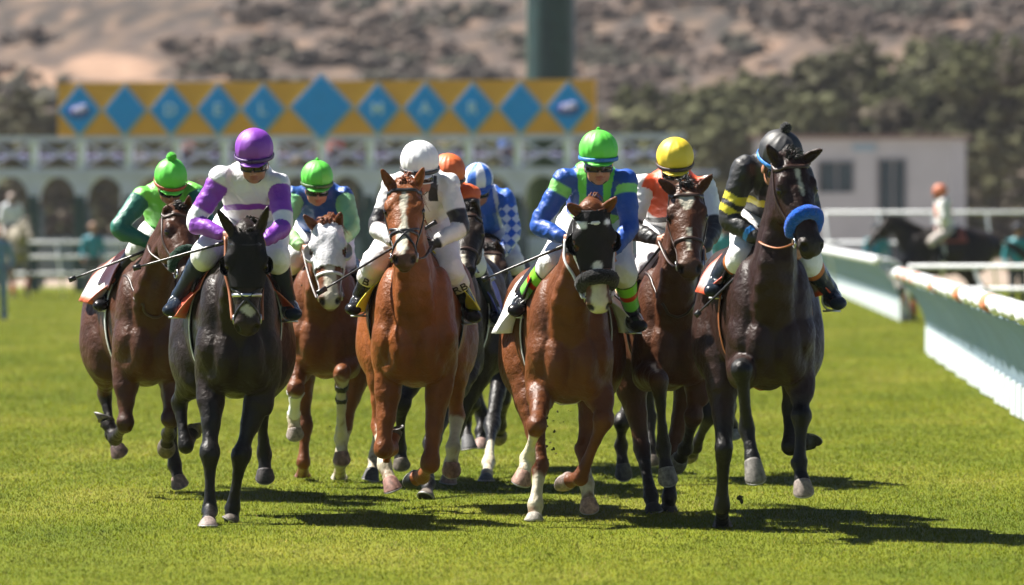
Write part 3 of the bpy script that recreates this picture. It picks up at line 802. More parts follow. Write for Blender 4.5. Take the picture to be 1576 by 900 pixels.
            vs = np.array([q.co[:] for q in me.vertices]); kdn = nrm(-kd); fx = nrm(np.cross(V(0, 1, 0), kdn)); fx = fx if fx[0] > 0 else -fx
            fx = nrm(fx+V(0, .0, 0)); nn = np.cross(fx, kdn); nn = nn if nn[1] < 0 else -nn
            vw = pnt+vs[:, :1]*fx+vs[:, 1:2]*kdn; vp = vw+nn*.083
            o = mkobj('lettering', vp+nn*vs[:, 2:3]*0, [tuple(p.vertices) for p in me.polygons], M['black_strap'], bt)
            solidify(o, .002)
    # --- helmet
    g = Field(hd-.20, hd+.22, .0062)
    g.ell(hd, (.119*ks, .138*ks, .122*ks), HX, .01, 1)
    # flat bottom
    X = g.lo[0]+g.h*np.arange(g.n[0])[:, None, None]; Y = g.lo[1]+g.h*np.arange(g.n[1])[None, :, None]; Z = g.lo[2]+g.h*np.arange(g.n[2])[None, None, :]
    hu = (X-hd[0])*U[0]+(Y-hd[1])*U[1]+(Z-hd[2])*U[2]; hf = (X-hd[0])*Fw[0]+(Y-hd[1])*Fw[1]+(Z-hd[2])*Fw[2]
    g.g = np.maximum(g.g, -(hu+(.078+.02*np.clip(-hf/.1, -1, 1))*ks)).astype(np.float32)
    g.sweep([(Hh(0, .075, -.074), .088, .010), (Hh(0, .118, -.083), .074, .008), (Hh(0, .150, -.092), .050, .006)], R, .012, 2)
    v, f, lab = g.mesh(1); nr = g.grad(v); q = v-hd; r_, f_, u_ = q@R/ks, q@Fw/ks, q@U/ks
    fold = (.0035*ridge(np.stack([np.arctan2(r_, f_)*.16, u_*.25, r_*0], 1), 20, int(c['hd'][0]) % 11)+.0010*ridge(v, 12, 3)-.002)*ss(.125, .09, u_)
    v = v+nr*fold[:, None]
    col = np.tile(c['cap'], (len(v), 1)).astype(float)
    if c.get('capfn'): col = c['capfn'](col, r_, f_, u_)
    hl = mkobj('helmet', v, f, M['cap'], root, col=col)
    if c.get('band') is not None:
        m = MB(); pts = [Hh(.121*math.sin(t), .139*math.cos(t), -.050-.012*math.cos(t)) for t in np.linspace(0, 2*math.pi, 33)]
        m.tube(pts, 1.0, 6, flat=(.012, .0035), up=[U]*33, col=c['band']); m.build('cap_band', M['silk'], hl, col=True)
    if c.get('pom'):
        r0 = c['pom']; ctr = Hh(0, -.01, .118+r0*.6); m = MB(); m.ell(ctr, (r0, r0, r0), n=20, m=14)
        vv = np.array(m.v); vv = ctr+(vv-ctr)*(1+.10*rng.normal(size=len(vv)))[:, None]
        mkobj('pompom', vv, m.f, M['fleece'], hl, col=np.tile(c['cap'], (len(vv), 1)))
    # --- goggles and chin strap
    m = MB(); n = 17; pts = []; ups = []
    for t in np.linspace(-1.25, 1.25, n):
        pts.append(Hh(.084*math.sin(t), .012+.092*math.cos(t), -.104)); ups.append(U)
    rad = [1.0]*n
    m.tube(pts, rad, 8, flat=(.028, .008), up=ups)
    gg = m.build('goggles', M['lens'], root)
    m = MB(); m.tube([p+Fw*.003+U*.027 for p in pts], .0045, 6); m.tube([p+Fw*.003-U*.027 for p in pts], .0045, 6)
    mid = pts[n//2]; m.tube([mid+U*.022+Fw*.004, mid-U*.02+Fw*.005], .005, 6)
    m.build('goggle_frame', M[c.get('gframe', 'black_strap')], gg)
    m = MB()
    pts = [Hh(.084*sx_, .0+fx, u) for sx_, fx, u in [(-1, .0, -.07), (-.93, .01, -.12), (-.74, .028, -.165), (-.45, .048, -.200), (0, .050, -.214), (.45, .048, -.200), (.74, .028, -.165), (.93, .01, -.12), (1, 0, -.07)]]
    m.tube(crom(pts, 3), 1.0, 6, flat=(.003, .008)); m.build('chin_strap', M['black_strap'], hl)
    if c.get('whip'):
        w = c['whip']; a = P(w[0], w[1], ha[w[4]][1]-.01); b = P(w[2], w[3], ha[w[4]][1]+w[5]); u = nrm(b-a); L = np.linalg.norm(b-a)
        wr_ = empty('riding_whip', a*.5+b*.5, c['whiplabel'], 'whip', 'whips held by the jockeys')
        m = MB(); m.tube([a+u*L*t+V(0, 0, -.02*math.sin(t*3.1)*0) for t in np.linspace(.12, .93, 9)], [.0095-.004*t for t in np.linspace(0, 1, 9)], 8); m.build('shaft', M['whip'], wr_)
        m = MB(); m.tube([a-u*.015, a, a+u*L*.12, a+u*L*.135], [.017, .014, .012, .010], 8); m.build('grip', M['black_strap'], wr_)
        m = MB(); m.tube([b-u*L*.08, b-u*L*.03, b], 1.0, 6, flat=(.017, .006)); m.build('flap', M['black_strap'], wr_)
    return root
# ------------------------------------------------------------------ the field of runners
BK = (.010, .009, .010); WH = (.80, .80, .80)
def pick(*a): return np.array(a, float)
def paint_arm(col, cx, segs, side=None):
    for a, b, cc in segs:
        m = (cx['arm'] > 0) if side is None else (cx['arm'] == side)
        col = mixc(col, cc, m*ss(a-.02, a+.02, cx['t'])*ss(b+.02, b-.02, cx['t']))
    return col
def full(cx, c): return np.tile(np.array(c, float), (len(cx['v']), 1))

LIME = (.10, .62, .05); PURPLE = (.22, .035, .42); BLUE = (.003, .065, .36); ORANGE = (.72, .09, .02); YELLOW = (.80, .58, .02)
def j1(cx):
    c = full(cx, (.16, .60, .07)); c = mixc(c, (.03, .30, .03), ss(.0, .5, wob(cx['v'], 14, 3))*.5); return paint_arm(c, cx, [(.02, 3, (.004, .13, .09))])
def j2(cx):
    c = full(cx, (.74, .74, .76)); c = mixc(c, PURPLE, ((cx['arm'] == 0)*ss(.135, .141, cx['w'])*ss(.175, .169, cx['w'])))
    return paint_arm(c, cx, [(.10, .72, PURPLE), (1.02, 3, PURPLE)])
def j3(cx):
    c = full(cx, (.004, .065, .30)); return paint_arm(c, cx, [(.05, 3, (.20, .50, .24)), (1.35, 3, (.45, .75, .35))])
def j4(cx):
    c = full(cx, (.74, .74, .73)); c = mixc(c, BK, (cx['arm'] == 0)*(cx['u'] > .05)*(cx['u'] < .105)*(cx['y'] < .08)*(cx['w'] < .10)*(cx['w'] > -.06))
    return paint_arm(c, cx, [(.62, 1.02, BK), (1.80, 3, BK)])
def j5(cx):
    c = full(cx, (.70, .11, .015)); return paint_arm(c, cx, [(.15, .95, BK)])
def chk(cx, sz=.075):
    q = np.floor((cx['x']+cx['z'])/sz)+np.floor((cx['x']-cx['z'])/sz); return (q % 2 == 0)*1.0
def j6(cx):
    c = full(cx, (.008, .10, .50)); c = mixc(c, (.62, .68, .80), (cx['arm'] > 0)*chk(cx, .07)*(cx['t'] > .3)); c = mixc(c, (.62, .68, .80), (cx['arm'] == 0)*(np.abs(np.abs(cx['u'])-.10-.2*cx['w']) < .016)); return c
def j7(cx):
    c = full(cx, BLUE); a0 = cx['arm'] == 0; au = np.abs(cx['u'])
    c = mixc(c, (.12, .58, .06), a0*(au > .048)*(au < .105-.15*np.clip(cx['w'], -.1, .1))*(cx['w'] < .17)); c = mixc(c, (.25, .66, .08), a0*(cx['w'] > .20))
    return paint_arm(c, cx, [(.10, .30, (.22, .64, .14))])
def j8(cx):
    c = full(cx, (.76, .76, .76)); a0 = cx['arm'] == 0
    c = mixc(c, ORANGE, a0*ss(.180, .170, np.hypot(cx['u']*.85, cx['w']-.03))); c = mixc(c, BK, a0*(cx['w'] > .185)*(cx['w'] < .215))
    return paint_arm(c, cx, [(.0, .3, (.74, .74, .74)), (.80, 3, (.012, .012, .014))])
def j9(cx):
    c = full(cx, (.010, .010, .011)); a0 = cx['arm'] == 0; y = (.70, .60, .03)
    c = mixc(c, y, a0*(np.abs(cx['w']-.20+.35*np.abs(cx['u'])) < .018))
    t = cx['t']+.9*np.abs(cx['x']-cx['x'][cx['arm'] == 1].mean())
    c = mixc(c, y, (cx['arm'] == 1)*((np.abs(t-.66) < .075) | (np.abs(t-.92) < .075))); c = mixc(c, (.02, .25, .75), (cx['arm'] > 0)*(cx['t'] > 1.62)*(cx['t'] < 1.74)); return c
def j10(cx): return full(cx, (.30, .05, .05))
def cap6(col, r, f, u):
    return mixc(col, (.78, .80, .84), ((np.sin(np.arctan2(r, f+.02)*6.0+.6) > 0)*(u > -.06)*1.0))

RUN = [
 dict(name='far_left_bay', d=42.0, cx=236, yaw=8, stern=.715, wide=.95, poll=(279, 325), muz=(301, 428), turn=.60, ears=((258, 318), (291, 300)), pollo=-.02,
  coat=(.105, .036, .017), points=(.018, .012, .011), pt0=.75,
  legs=dict(FR=[(193, 652, .05), (177, 674, .36), (160, 640, .46)], FL=[(262, 645, .05), (259, 668, .36), (256, 690, .48)],
            HR=[(161, 606, 1.30), (172, 668, 1.15), (184, 697, 1.10)], HL=[(262, 640, 1.25), (269, 716, 1.25), (277, 746, 1.18)]),
  roll_col=(.012, .045, .028), roll_a=.36, hands=((238, 378), (290, 380)), feet=((163, 474, .62), (330, 480, .62)), yoke='strap',
  hoofc=dict(HR=(.22, .13, .12), HL=(.42, .27, .2)), cloth=dict(col=(.50, .50, .50), edge=(.55, .10, .03), th=74, flare=.12, saddle=(.05, .015, .01), y=(.55, 1.15)),
  label='dark bay horse on the far left wearing a green shadow roll, head turned',
  rider=dict(hd=(263, 269), sh=((218, 303), (300, 298)), el=((183, 352), (318, 345)), ha=((237, 377), (290, 380)), kn=((218, 378), (300, 385)), ft=((163, 474), (330, 480)), turn=10, pitch=24, cap=LIME, band=(.33, .06, .015), pom=.032,
   paint=j1, skin=(.30, .13, .08), label='jockey in lime silks with dark green sleeves and lime cap with brown band', whip=(240, 380, 106, 431, 0, .1), whiplabel='long black whip reaching farthest left, held by the rider with dark green sleeves', hs=.92)),
 dict(name='black', d=38.6, cx=368, yaw=4.5, stern=.73, wide=1.0, poll=(378, 364), muz=(380, 513), ears=((334, 321), (413, 316)),
  dim=.42, coat=(.030, .015, .010), points=(.014, .012, .013), pt0=.2, marks=[('blaze', [(.40, .004, 0), (.415, .035, .0), (.44, .034, .01), (.47, .008, .02)])], muzc=(.07, .04, .03), muzm=.6,
  legs=dict(FR=[(323, 697, -.02), (323, 786, -.02), (320, 812, 'G')], FL=[(371, 700, .10), (358, 783, .20), (356, 809, .18)],
            HR=[(276, 618, 1.25), (286, 686, 1.15), (304, 654, 1.30)], HL=[(402, 628, 1.35), (407, 700, 1.45), (408, 735, 1.42)]),
  hoofc=dict(FR=(.42, .30, .26), HL=(.10, .08, .08)), hood=dict(a1=.31, col=(.012, .011, .012), cupcol=(.012, .011, .012), cup=.05), bridle='black_strap', nose='steel', fig8='black_strap', figure8=1, rein='tan_strap',
  hands=((347, 364), (402, 374)), feet=((272, 484, .62), (446, 490, .62)), cloth=dict(col=(.70, .07, .02), edge=(.62, .16, .06), th=82, flare=.10, y=(.46, 1.0)), forelock=.5,
  label='black horse with black blinkers and a white snip, front hooves on the grass',
  rider=dict(hd=(391, 227), sh=((340, 274), (429, 284)), el=((300, 342), (436, 348)), ha=((346, 363), (404, 374)), kn=((318, 388), (424, 392)), ft=((272, 482), (445, 488)), pitch=12, cap=PURPLE, band=(.05, .01, .12), turn=-4,
   paint=j2, bootc=(.015, .022, .035), skin=(.36, .17, .11), label='jockey in white silks with purple sleeves, purple chest stripe and purple cap', whip=(350, 372, 205, 413, 0, .15), whiplabel='dark whip held by the purple capped rider, crossing the neck of the bay beside', hs=1.0)),
 dict(name='white_hooded_chestnut', d=43.8, cx=497, yaw=-1, stern=.72, wide=.93, poll=(503, 348), muz=(508, 467), ears=((467, 331), (524, 326)),
  coat=(.25, .080, .026), points=(.24, .066, .020), pt0=3, marks=[('blaze', [(.02, .03, 0), (.3, .03, .005), (.45, .036, .01), (.60, .045, .01)])], muzc=(.5, .40, .36), muzm=.5,
  legs=dict(FR=[(455, 598, -.02), (452, 642, .20), (454, 669, .18)], FL=[(526, 574, -.18), (525, 676, .05), (526, 708, .02)],
            HR=[(470, 655, 1.0), (467, 712, .95), (466, 735, 'G')], HL=[(531, 655, 1.0), (524, 712, .9), (522, 738, 'G')]),
  socks=dict(FR=1.05, FL=1.05, HL=1.2), hoofc=dict(FR=(.5, .38, .32), FL=(.35, .2, .17), HL=(.6, .5, .4), HR=(.2, .06, .03)), bands=[('FL', 1.16, 1.26, (.012, .012, .012)), ('FL', 1.36, 1.44, (.012, .012, .012)), ('FR', 1.1, 1.9, (.75, .75, .75))],
  hood=dict(a1=.30, col=(.72, .72, .74), cupcol=(.66, .66, .66), cup=.056), bridle='white_strap', nose='white_strap', rein='strap', hair=(.20, .06, .02),
  hands=((466, 384), (514, 384)), feet=((430, 475, .62), (550, 470, .62)), cloth=dict(col=(.45, .33, .2), edge=(.45, .33, .2), th=70, y=(.5, 1.0)),
  label='chestnut horse wearing a white blinker hood, with white bandaged front legs',
  rider=dict(hd=(488, 271), sh=((455, 302), (529, 303)), el=((437, 352), (541, 350)), ha=((466, 383), (514, 384)), kn=((452, 398), (528, 395)), ft=((430, 473), (550, 470)), pitch=10, cap=LIME, band=(.05, .12, .02), turn=6,
   paint=j3, skin=(.42, .20, .13), label='jockey in blue silks with pale green sleeves and a lime cap', hs=.93, pom=.012)),
 dict(name='blaze_chestnut', d=40.0, cx=638, yaw=0, stern=.76, wide=1.06, poll=(622, 284), muz=(622, 402), ears=((586, 259), (652, 257)),
  coat=(.35, .105, .026), points=(.20, .055, .02), pt0=3, marks=[('blaze', [(.05, .004, 0), (.09, .020, 0), (.16, .020, -.004), (.22, .010, -.004), (.30, .018, 0), (.36, .035, -.008), (.48, .028, -.01), (.52, .01, -.01)])], muzc=(.10, .06, .05), muzm=.8, nose='black_strap', figure8=1,
  legs=dict(FR=[(590, 692, .08), (602, 690, .36), (607, 660, .44)], FL=[(662, 714, .10), (650, 733, .36), (634, 738, .45)],
            HR=[(583, 655, 1.05), (592, 716, .75), (605, 753, .62)], HL=[(704, 640, 1.10), (697, 690, .95), (695, 724, .95)]),
  socks=dict(HR=1.2, HL=1.1), hoofc=dict(HR=(.45, .22, .17), HL=(.4, .2, .17), FL=(.05, .05, .05), FR=(.10, .07, .06)),
  hands=((615, 376), (664, 378)), feet=((552, 482, .62), (722, 494, .62)), cloth=dict(col=(.75, .62, .02), edge=(.80, .72, .03), th=84, flare=.10, y=(.45, 1.0)), hair=(.22, .06, .02), forelock=.5, bridle='black_strap', girth='black_strap',
  label='bright chestnut horse with a narrow white blaze in the centre of the pack',
  rider=dict(hd=(646, 246), sh=((605, 286), (690, 284)), el=((580, 350), (708, 350)), ha=((614, 376), (664, 378)), kn=((578, 402), (692, 412)), ft=((552, 480), (722, 492)), pitch=10, cap=(.78, .78, .78), band=BK, gframe='white_strap', turn=2,
   paint=j4, glove=(.012, .012, .012), cuff=[(0, .42, (.72, .70, .66))], letters=('B', 'RB'), skin=(.40, .19, .12), label='jockey in white silks with black arm bands, white cap and cuffed boots lettered RB', whip=(668, 343, 488, 452, 1, -.25), whiplabel='whip held across by the white capped rider, its tip near the white hooded chestnut', hs=1.04)),
 dict(name='dark_behind', d=43.2, cx=684, yaw=-3, stern=.74, wide=.95, poll=(716, 326), muz=(712, 420), ears=((693, 312), (728, 306)), turn=-.1,
  dim=.5, coat=(.030, .018, .014), points=(.016, .013, .013), pt0=.2, marks=[('blaze', [(.40, .008, 0), (.46, .014, 0), (.52, .01, 0)])],
  legs=dict(FR=[(618, 620, .0), (615, 690, .15), (618, 716, .12)], FL=[(664, 680, -.5), (659, 745, -1.0), (655, 772, -1.2)],
            HR=[(585, 640, 1.0), (577, 705, .9), (570, 738, .75)], HL=[(704, 655, 1.0), (693, 716, .9), (690, 742, .8)]),
  socks=dict(HR=1.5, HL=1.6), hoofc=dict(HR=(.12, .11, .10), HL=(.40, .25, .2)),
  hands=((690, 372), (722, 380)), feet=((640, 475, .62), (760, 497, .62)), cloth=dict(col=(.03, .05, .40), edge=(.03, .05, .4), th=88, y=(.5, 1.0)),
  label='dark brown horse half hidden behind the bright chestnut, carrying the orange capped jockey',
  rider=dict(hd=(690, 262), sh=((650, 296), (722, 300)), el=((640, 348), (728, 362)), ha=((692, 374), (722, 382)), kn=((650, 396), (728, 402)), ft=((640, 473), (760, 495)), pitch=10, cap=(.72, .13, .02), band=BK, turn=20,
   paint=j5, bootc=(.015, .022, .035), skin=(.36, .17, .11), label='jockey in orange and black silks with orange cap, partly hidden by the white capped rider', hs=.98)),
 dict(name='bay_behind', d=46.4, cx=742, yaw=-2, stern=.76, wide=.95, poll=(757, 386), muz=(752, 462), ears=((742, 376), (764, 370)), turn=0,
  coat=(.045, .022, .015), points=(.014, .012, .013), pt0=.1, marks=[('blaze', [(.05, .02, 0), (.3, .02, 0), (.5, .02, 0)])],
  legs=dict(FR=[(727, 620, -.05), (716, 652, .1), (722, 690, -.1)], FL=[(757, 655, -.4), (752, 712, -.95), (748, 742, 'G')],
            HR=[(742, 640, 1.2), (740, 665, 1.1), (740, 688, 1.0)], HL=[(775, 615, 1.1), (770, 655, 1.3), (768, 672, 1.4)]),
  socks=dict(FL=1.5), hoofc=dict(FR=(.13, .12, .12), FL=(.12, .12, .12), HR=(.5, .3, .25)),
  hands=((742, 392), (771, 394)), feet=((707, 455, .62), (800, 452, .62)), cloth=dict(col=(.5, .5, .5), edge=(.5, .5, .5), th=70),
  label='dark bay horse farthest back, carrying the jockey in blue and white checks',
  rider=dict(hd=(736, 274), sh=((707, 306), (778, 306)), el=((702, 352), (790, 358)), ha=((742, 390), (771, 394)), kn=((718, 402), (788, 402)), ft=((707, 455), (800, 450)), pitch=14, cap=(.03, .16, .62), band=(.02, .1, .5), capfn=cap6, turn=0,
   paint=j6, skin=(.42, .20, .13), label='jockey in blue and white checked silks with a striped blue and white cap', hs=.95)),
 dict(name='black_hooded_chestnut', d=38.3, cx=878, yaw=2, stern=.70, wide=.98, poll=(913, 330), muz=(925, 485), ears=((873, 314), (949, 303)), turn=.12,
  coat=(.22, .068, .022), points=(.20, .05, .018), pt0=3, marks=[('blaze', [(.33, .02, 0), (.40, .036, .0), (.50, .040, 0), (.58, .05, 0)])], muzc=(.30, .25, .24), muzm=.5,
  legs=dict(FR=[(826, 655, -.20), (812, 706, -.02), (802, 742, -.10)], FL=[(930, 645, .05), (893, 735, .20), (868, 742, .33)],
            HR=[(831, 715, .72), (824, 778, .62), (822, 803, 'G')], HL=[(898, 690, .95), (903, 745, .82), (907, 783, .76)]),
  socks=dict(FR=1.15, HR=1.25, HL=1.5), hoofc=dict(FR=(.55, .30, .22), HL=(.55, .32, .24), HR=(.6, .5, .42), FL=(.45, .3, .25)),
  hood=dict(a1=.33, col=(.016, .015, .016), cupcol=(.012, .011, .012), cup=.055, dots=[(.06, -.06, .022, WH), (.05, .065, .018, WH), (.30, 0, .026, (.6, .6, .6))]), bridle='white_strap', rein='white_strap', roll_col=(.010, .009, .009), roll_a=.37, roll_r=.043,
  hands=((870, 368), (944, 388)), feet=((802, 484, .62), (975, 508, .62)), cloth=dict(col=(.74, .74, .73), edge=(.74, .74, .73), th=92, flare=.14, y=(.55, 1.1)), hair=(.15, .05, .02), forelock=.3,
  label='chestnut horse in a black blinker hood with a fluffy black shadow roll',
  rider=dict(hd=(921, 230), sh=((870, 276), (962, 280)), el=((830, 346), (968, 350)), ha=((870, 368), (944, 388)), kn=((850, 404), (958, 415)), ft=((802, 482), (975, 506)), pitch=3, cap=LIME, band=(.02, .16, .50), pom=.012, turn=4,
   paint=j7, cuff=[(.25, .45, (.25, .65, .05)), (.45, .56, (.6, .05, .02)), (.56, .80, (.2, .6, .1))], skin=(.42, .20, .13), label='jockey in blue silks with bright green stripes and a lime cap with blue band', whip=(873, 376, 742, 431, 0, .1), whiplabel='black whip held low by the rider in blue silks with green stripes')),
 dict(name='star_bay', d=39.3, cx=1040, yaw=3, stern=.757, wide=.92, poll=(1056, 291), muz=(1062, 417), ears=((1013, 275), (1097, 268)),
  coat=(.125, .042, .019), points=(.016, .012, .012), pt0=.85, marks=[('blaze', [(.02, .006, 0), (.05, .034, .0), (.10, .040, 0), (.14, .014, 0), (.155, .004, 0)]), ('blaze', [(.27, .006, .005), (.31, .012, .005), (.42, .010, 0), (.43, .004, 0)])], muzc=(.16, .09, .07), muzm=.7,
  legs=dict(FR=[(1014, 583, -.42), (1021, 690, -.32), (1028, 738, -.36)], FL=[(1067, 640, .10), (1055, 690, .28), (1043, 713, .38)],
            HR=[(988, 690, .95), (1002, 765, .75), (1006, 789, .68)], HL=[(1034, 700, 1.0), (1030, 765, .85), (1028, 787, .85)]),
  hoofc=dict(FR=(.33, .27, .24), HR=(.05, .04, .04), HL=(.04, .03, .03), FL=(.25, .22, .2)),
  hands=((1014, 370), (1082, 384)), feet=((965, 480, .62), (1106, 480, .62)), cloth=dict(col=(.66, .48, .28), edge=(.70, .5, .3), th=62, y=(.42, 1.0)), hair=(.012, .01, .01), forelock=1.0, yoke='strap', girth='black_strap',
  label='bay horse with a white star and thin stripe, front knee raised high',
  rider=dict(hd=(1039, 240), sh=((990, 286), (1086, 288)), el=((973, 352), (1098, 350)), ha=((1014, 370), (1082, 386)), kn=((1000, 405), (1080, 408)), ft=((965, 478), (1106, 478)), pitch=14, cap=YELLOW, band=(.03, .01, .01), turn=0,
   paint=j8, skin=(.40, .19, .12), label='jockey in white and orange silks with black sleeves and a yellow cap', whip=(1022, 374, 978, 428, 0, .1), whiplabel='short whip pointing down beside the neck of the bay with the star', hs=.98)),
 dict(name='blue_roll_dark', d=36.8, cx=1190, yaw=2, stern=.826, wide=.96, poll=(1221, 246), muz=(1256, 384), ears=((1180, 222), (1267, 228)), turn=.42, roll=0,
  dim=.42, coat=(.048, .017, .012), points=(.013, .012, .013), pt0=.5, marks=[('blaze', [(.06, .008, 0), (.12, .012, .0), (.22, .01, .0), (.24, .004, 0)])], muzc=(.05, .045, .045), muzm=.8,
  legs=dict(FR=[(1141, 566, -.42), (1150, 660, -.30), (1163, 737, -.42)], FL=[(1234, 640, .05), (1230, 712, .02), (1237, 757, -.05)],
            HR=[(1114, 690, .85), (1111, 780, .95), (1112, 812, 'G')], HL=[(1216, 625, 1.10), (1216, 688, 1.0), (1250, 676, 1.1)]),
  hoofc=dict(FR=(.30, .25, .22), FL=(.40, .30, .26), HL=(.06, .06, .06)),
  roll_col=(.006, .10, .56), roll_a=.35, roll_r=.040, roll_fuzz=.6, hands=((1170, 372), (1228, 380)), feet=((1104, 454, .62), (1280, 474, .62)), cloth=dict(col=(.30, .30, .31), edge=(.70, .09, .03), th=72, flare=.10, y=(.50, 1.1)), hair=(.014, .011, .01), forelock=.8,
  roll_lat=.74, bridle='strap', rein='tan_strap', girth='tan_strap', label='near black horse on the right of the pack with a blue noseband and high head',
  rider=dict(hd=(1202, 233), sh=((1146, 258), (1232, 268)), el=((1122, 335), (1250, 342)), ha=((1170, 372), (1228, 382)), kn=((1142, 394), (1240, 398)), ft=((1104, 452), (1280, 472)), pitch=26, turn=28, cap=(.020, .020, .022), pom=.033, band=(.02, .22, .70),
   paint=j9, arm=1.1, cuff=[(0, .34, (.42, .13, .03))], bootc=(.015, .022, .032), skin=(.42, .20, .12), label='jockey in black silks with yellow chevrons and a black pompom cap', whip=(1160, 400, 1070, 486, 0, .1), whiplabel='black whip pointing down left in front of the dark horse with the blue noseband', hs=1.06)),
 dict(name='hidden', d=44.5, cx=1036, yaw=0, stern=.74, wide=.9, poll=(1048, 330), muz=(1050, 425), ears=((1034, 308), (1064, 306)),
  dim=.5, coat=(.030, .018, .014), points=(.016, .013, .013), pt0=.2,
  legs=dict(FR=[(957, 650, -.2), (956, 686, -.1), (960, 730, -.12)], FL=[(1092, 640, .1), (1070, 688, .3), (1062, 700, .42)],
            HR=[(1000, 640, 1.1), (1002, 690, 1.0), (1004, 712, .95)], HL=[(1122, 625, 1.1), (1126, 655, 1.25), (1130, 672, 1.2)]),
  hoofc=dict(FR=(.10, .09, .08), HL=(.4, .38, .36)), hands=((1015, 375), (1060, 375)), feet=((985, 470, .62), (1086, 470, .62)), cloth=dict(col=(.3, .05, .05), edge=(.3, .05, .05), th=60, flare=.02),
  label='dark horse almost hidden behind the bay with the white star, only its legs showing',
  rider=dict(hd=(1042, 268), sh=((1004, 306), (1072, 306)), el=((1002, 356), (1078, 356)), ha=((1015, 375), (1060, 375)), kn=((1000, 400), (1074, 400)), ft=((985, 468), (1086, 468)), pitch=20, cap=(.5, .42, .03), band=BK,
   paint=j10, skin=(.40, .19, .12), label='crouching jockey hidden behind the yellow capped rider in white and orange', hs=.85)),
]
ONLY = globals().get('ONLY_RUN')
for i, c in enumerate(RUN):
    if ONLY is not None and i not in ONLY: continue
    root, fl, hc_ = make_horse(c)
    make_rider(c['rider'], hc_)
    print('runner', i, round(time.time()-T0, 1))
# ------------------------------------------------------------------ setting
def grass_mat(name, c1, c2, c3, attr=False):
    m, nt, b = newmat(name)
    n = noise(nt, .55, 5, .6, scl=(1, .35, 1)); n2 = noise(nt, 9, 5, .7, scl=(1, .5, 1))
    r = ramp(nt, n.outputs['Fac'], [(.32, c1), (.52, c2), (.70, c3)])
    r2 = ramp(nt, n2.outputs['Fac'], [(.3, (.72, .75, .7)), (.55, (1, 1, 1)), (.75, (1.3, 1.22, 1.1))])
    out = mul(nt, r.outputs['Color'], r2.outputs['Color'])
    if attr:
        a = nt.nodes.new('ShaderNodeAttribute'); a.attribute_name = 'Col'; out = mul(nt, out, a.outputs['Color'])
    nt.links.new(out, b.inputs['Base Color']); setp(b, Roughness=.7); b.inputs['Specular IOR Level'].default_value = .08
    if not attr: bump(nt, b, n2.outputs['Fac'], .6, .03)
    return m
G1, G2, G3 = (.096, .128, .008), (.138, .162, .011), (.192, .196, .024)
MG = grass_mat('turf_soil', *(tuple(x*.9 for x in g) for g in (G1, G2, G3)))
g = MB(); g.add([(-400, -40, 0), (400, -40, 0), (400, 1500, 0), (-400, 1500, 0)], [(0, 1, 2, 3)])
props(g.build('ground', MG, smooth=False), 'bright green turf course', kind='structure')
MD = plain('track_dirt', (.26, .20, .15), .9, nscale=.4, var=.3)
g = MB(); g.add([(-400, 178, .006), (400, 178, .006), (400, 370, .006), (-400, 370, .006)], [(0, 1, 2, 3)])
props(g.build('dirt_track', MD, smooth=False), 'brown dirt track beyond the turf', kind='structure')

# hills
def hz(x, y):
    t = np.clip((y-360)/640, 0, 1); base = 78*t**1.05
    return base-2+t*(9*np.sin(x*.021+1.1)+6*np.sin(x*.047+y*.02)+4*np.sin(y*.05+x*.013))+2.0*np.sin(x*.11+y*.07)*t
xs = np.linspace(-150, 150, 330); ys = np.linspace(350, 1250, 420)
X, Y = np.meshgrid(xs, ys, indexing='ij'); Z = hz(X, Y)
vv = np.stack([X, Y, Z], -1).reshape(-1, 3); I = np.arange(330*420).reshape(330, 420)
ff = np.stack([I[:-1, :-1], I[1:, :-1], I[1:, 1:], I[:-1, 1:]], -1).reshape(-1, 4)
pxh = 788+vv[:, 0]/vv[:, 1]*F; pyh = YH-(vv[:, 2]-HC)/vv[:, 1]*F
q = np.stack([vv[:, 0]*.9, vv[:, 1]*.13, 0*vv[:, 0]], 1)
sand = ss(.27, .58, wob(q, .50, 5)*.6+wob(q, .95, 6)*.55+.08*wob(q, .14, 7))
clear = np.maximum(ss(1.15, .8, np.hypot((pxh-170)/75, (pyh-104-.03*(pxh-170))/22)+.2*wob(q, .5, 8)), ss(1.15, .8, np.hypot((pxh-40)/60, (pyh-128)/26)+.2*wob(q, .5, 9)))
sand = np.maximum(sand*.9, clear)
cb = mixc(np.tile((.082, .063, .054), (len(vv), 1)), (.042, .037, .034), ss(-.15, .4, wob(q, .8, 12))); cb = mixc(cb, (.15, .105, .076), ss(.0, .5, wob(q, 1.0, 13))*.7); cb = mixc(cb, (.26, .17, .12), sand)
MH = attr_mat('hill_soil', rough=.95, spec=.1, n1=(.6, .22), bumps=((.9, .4, .25),))
props(mkobj('hillside', vv, ff, MH, col=cb), 'dry sandy hillside', kind='structure')
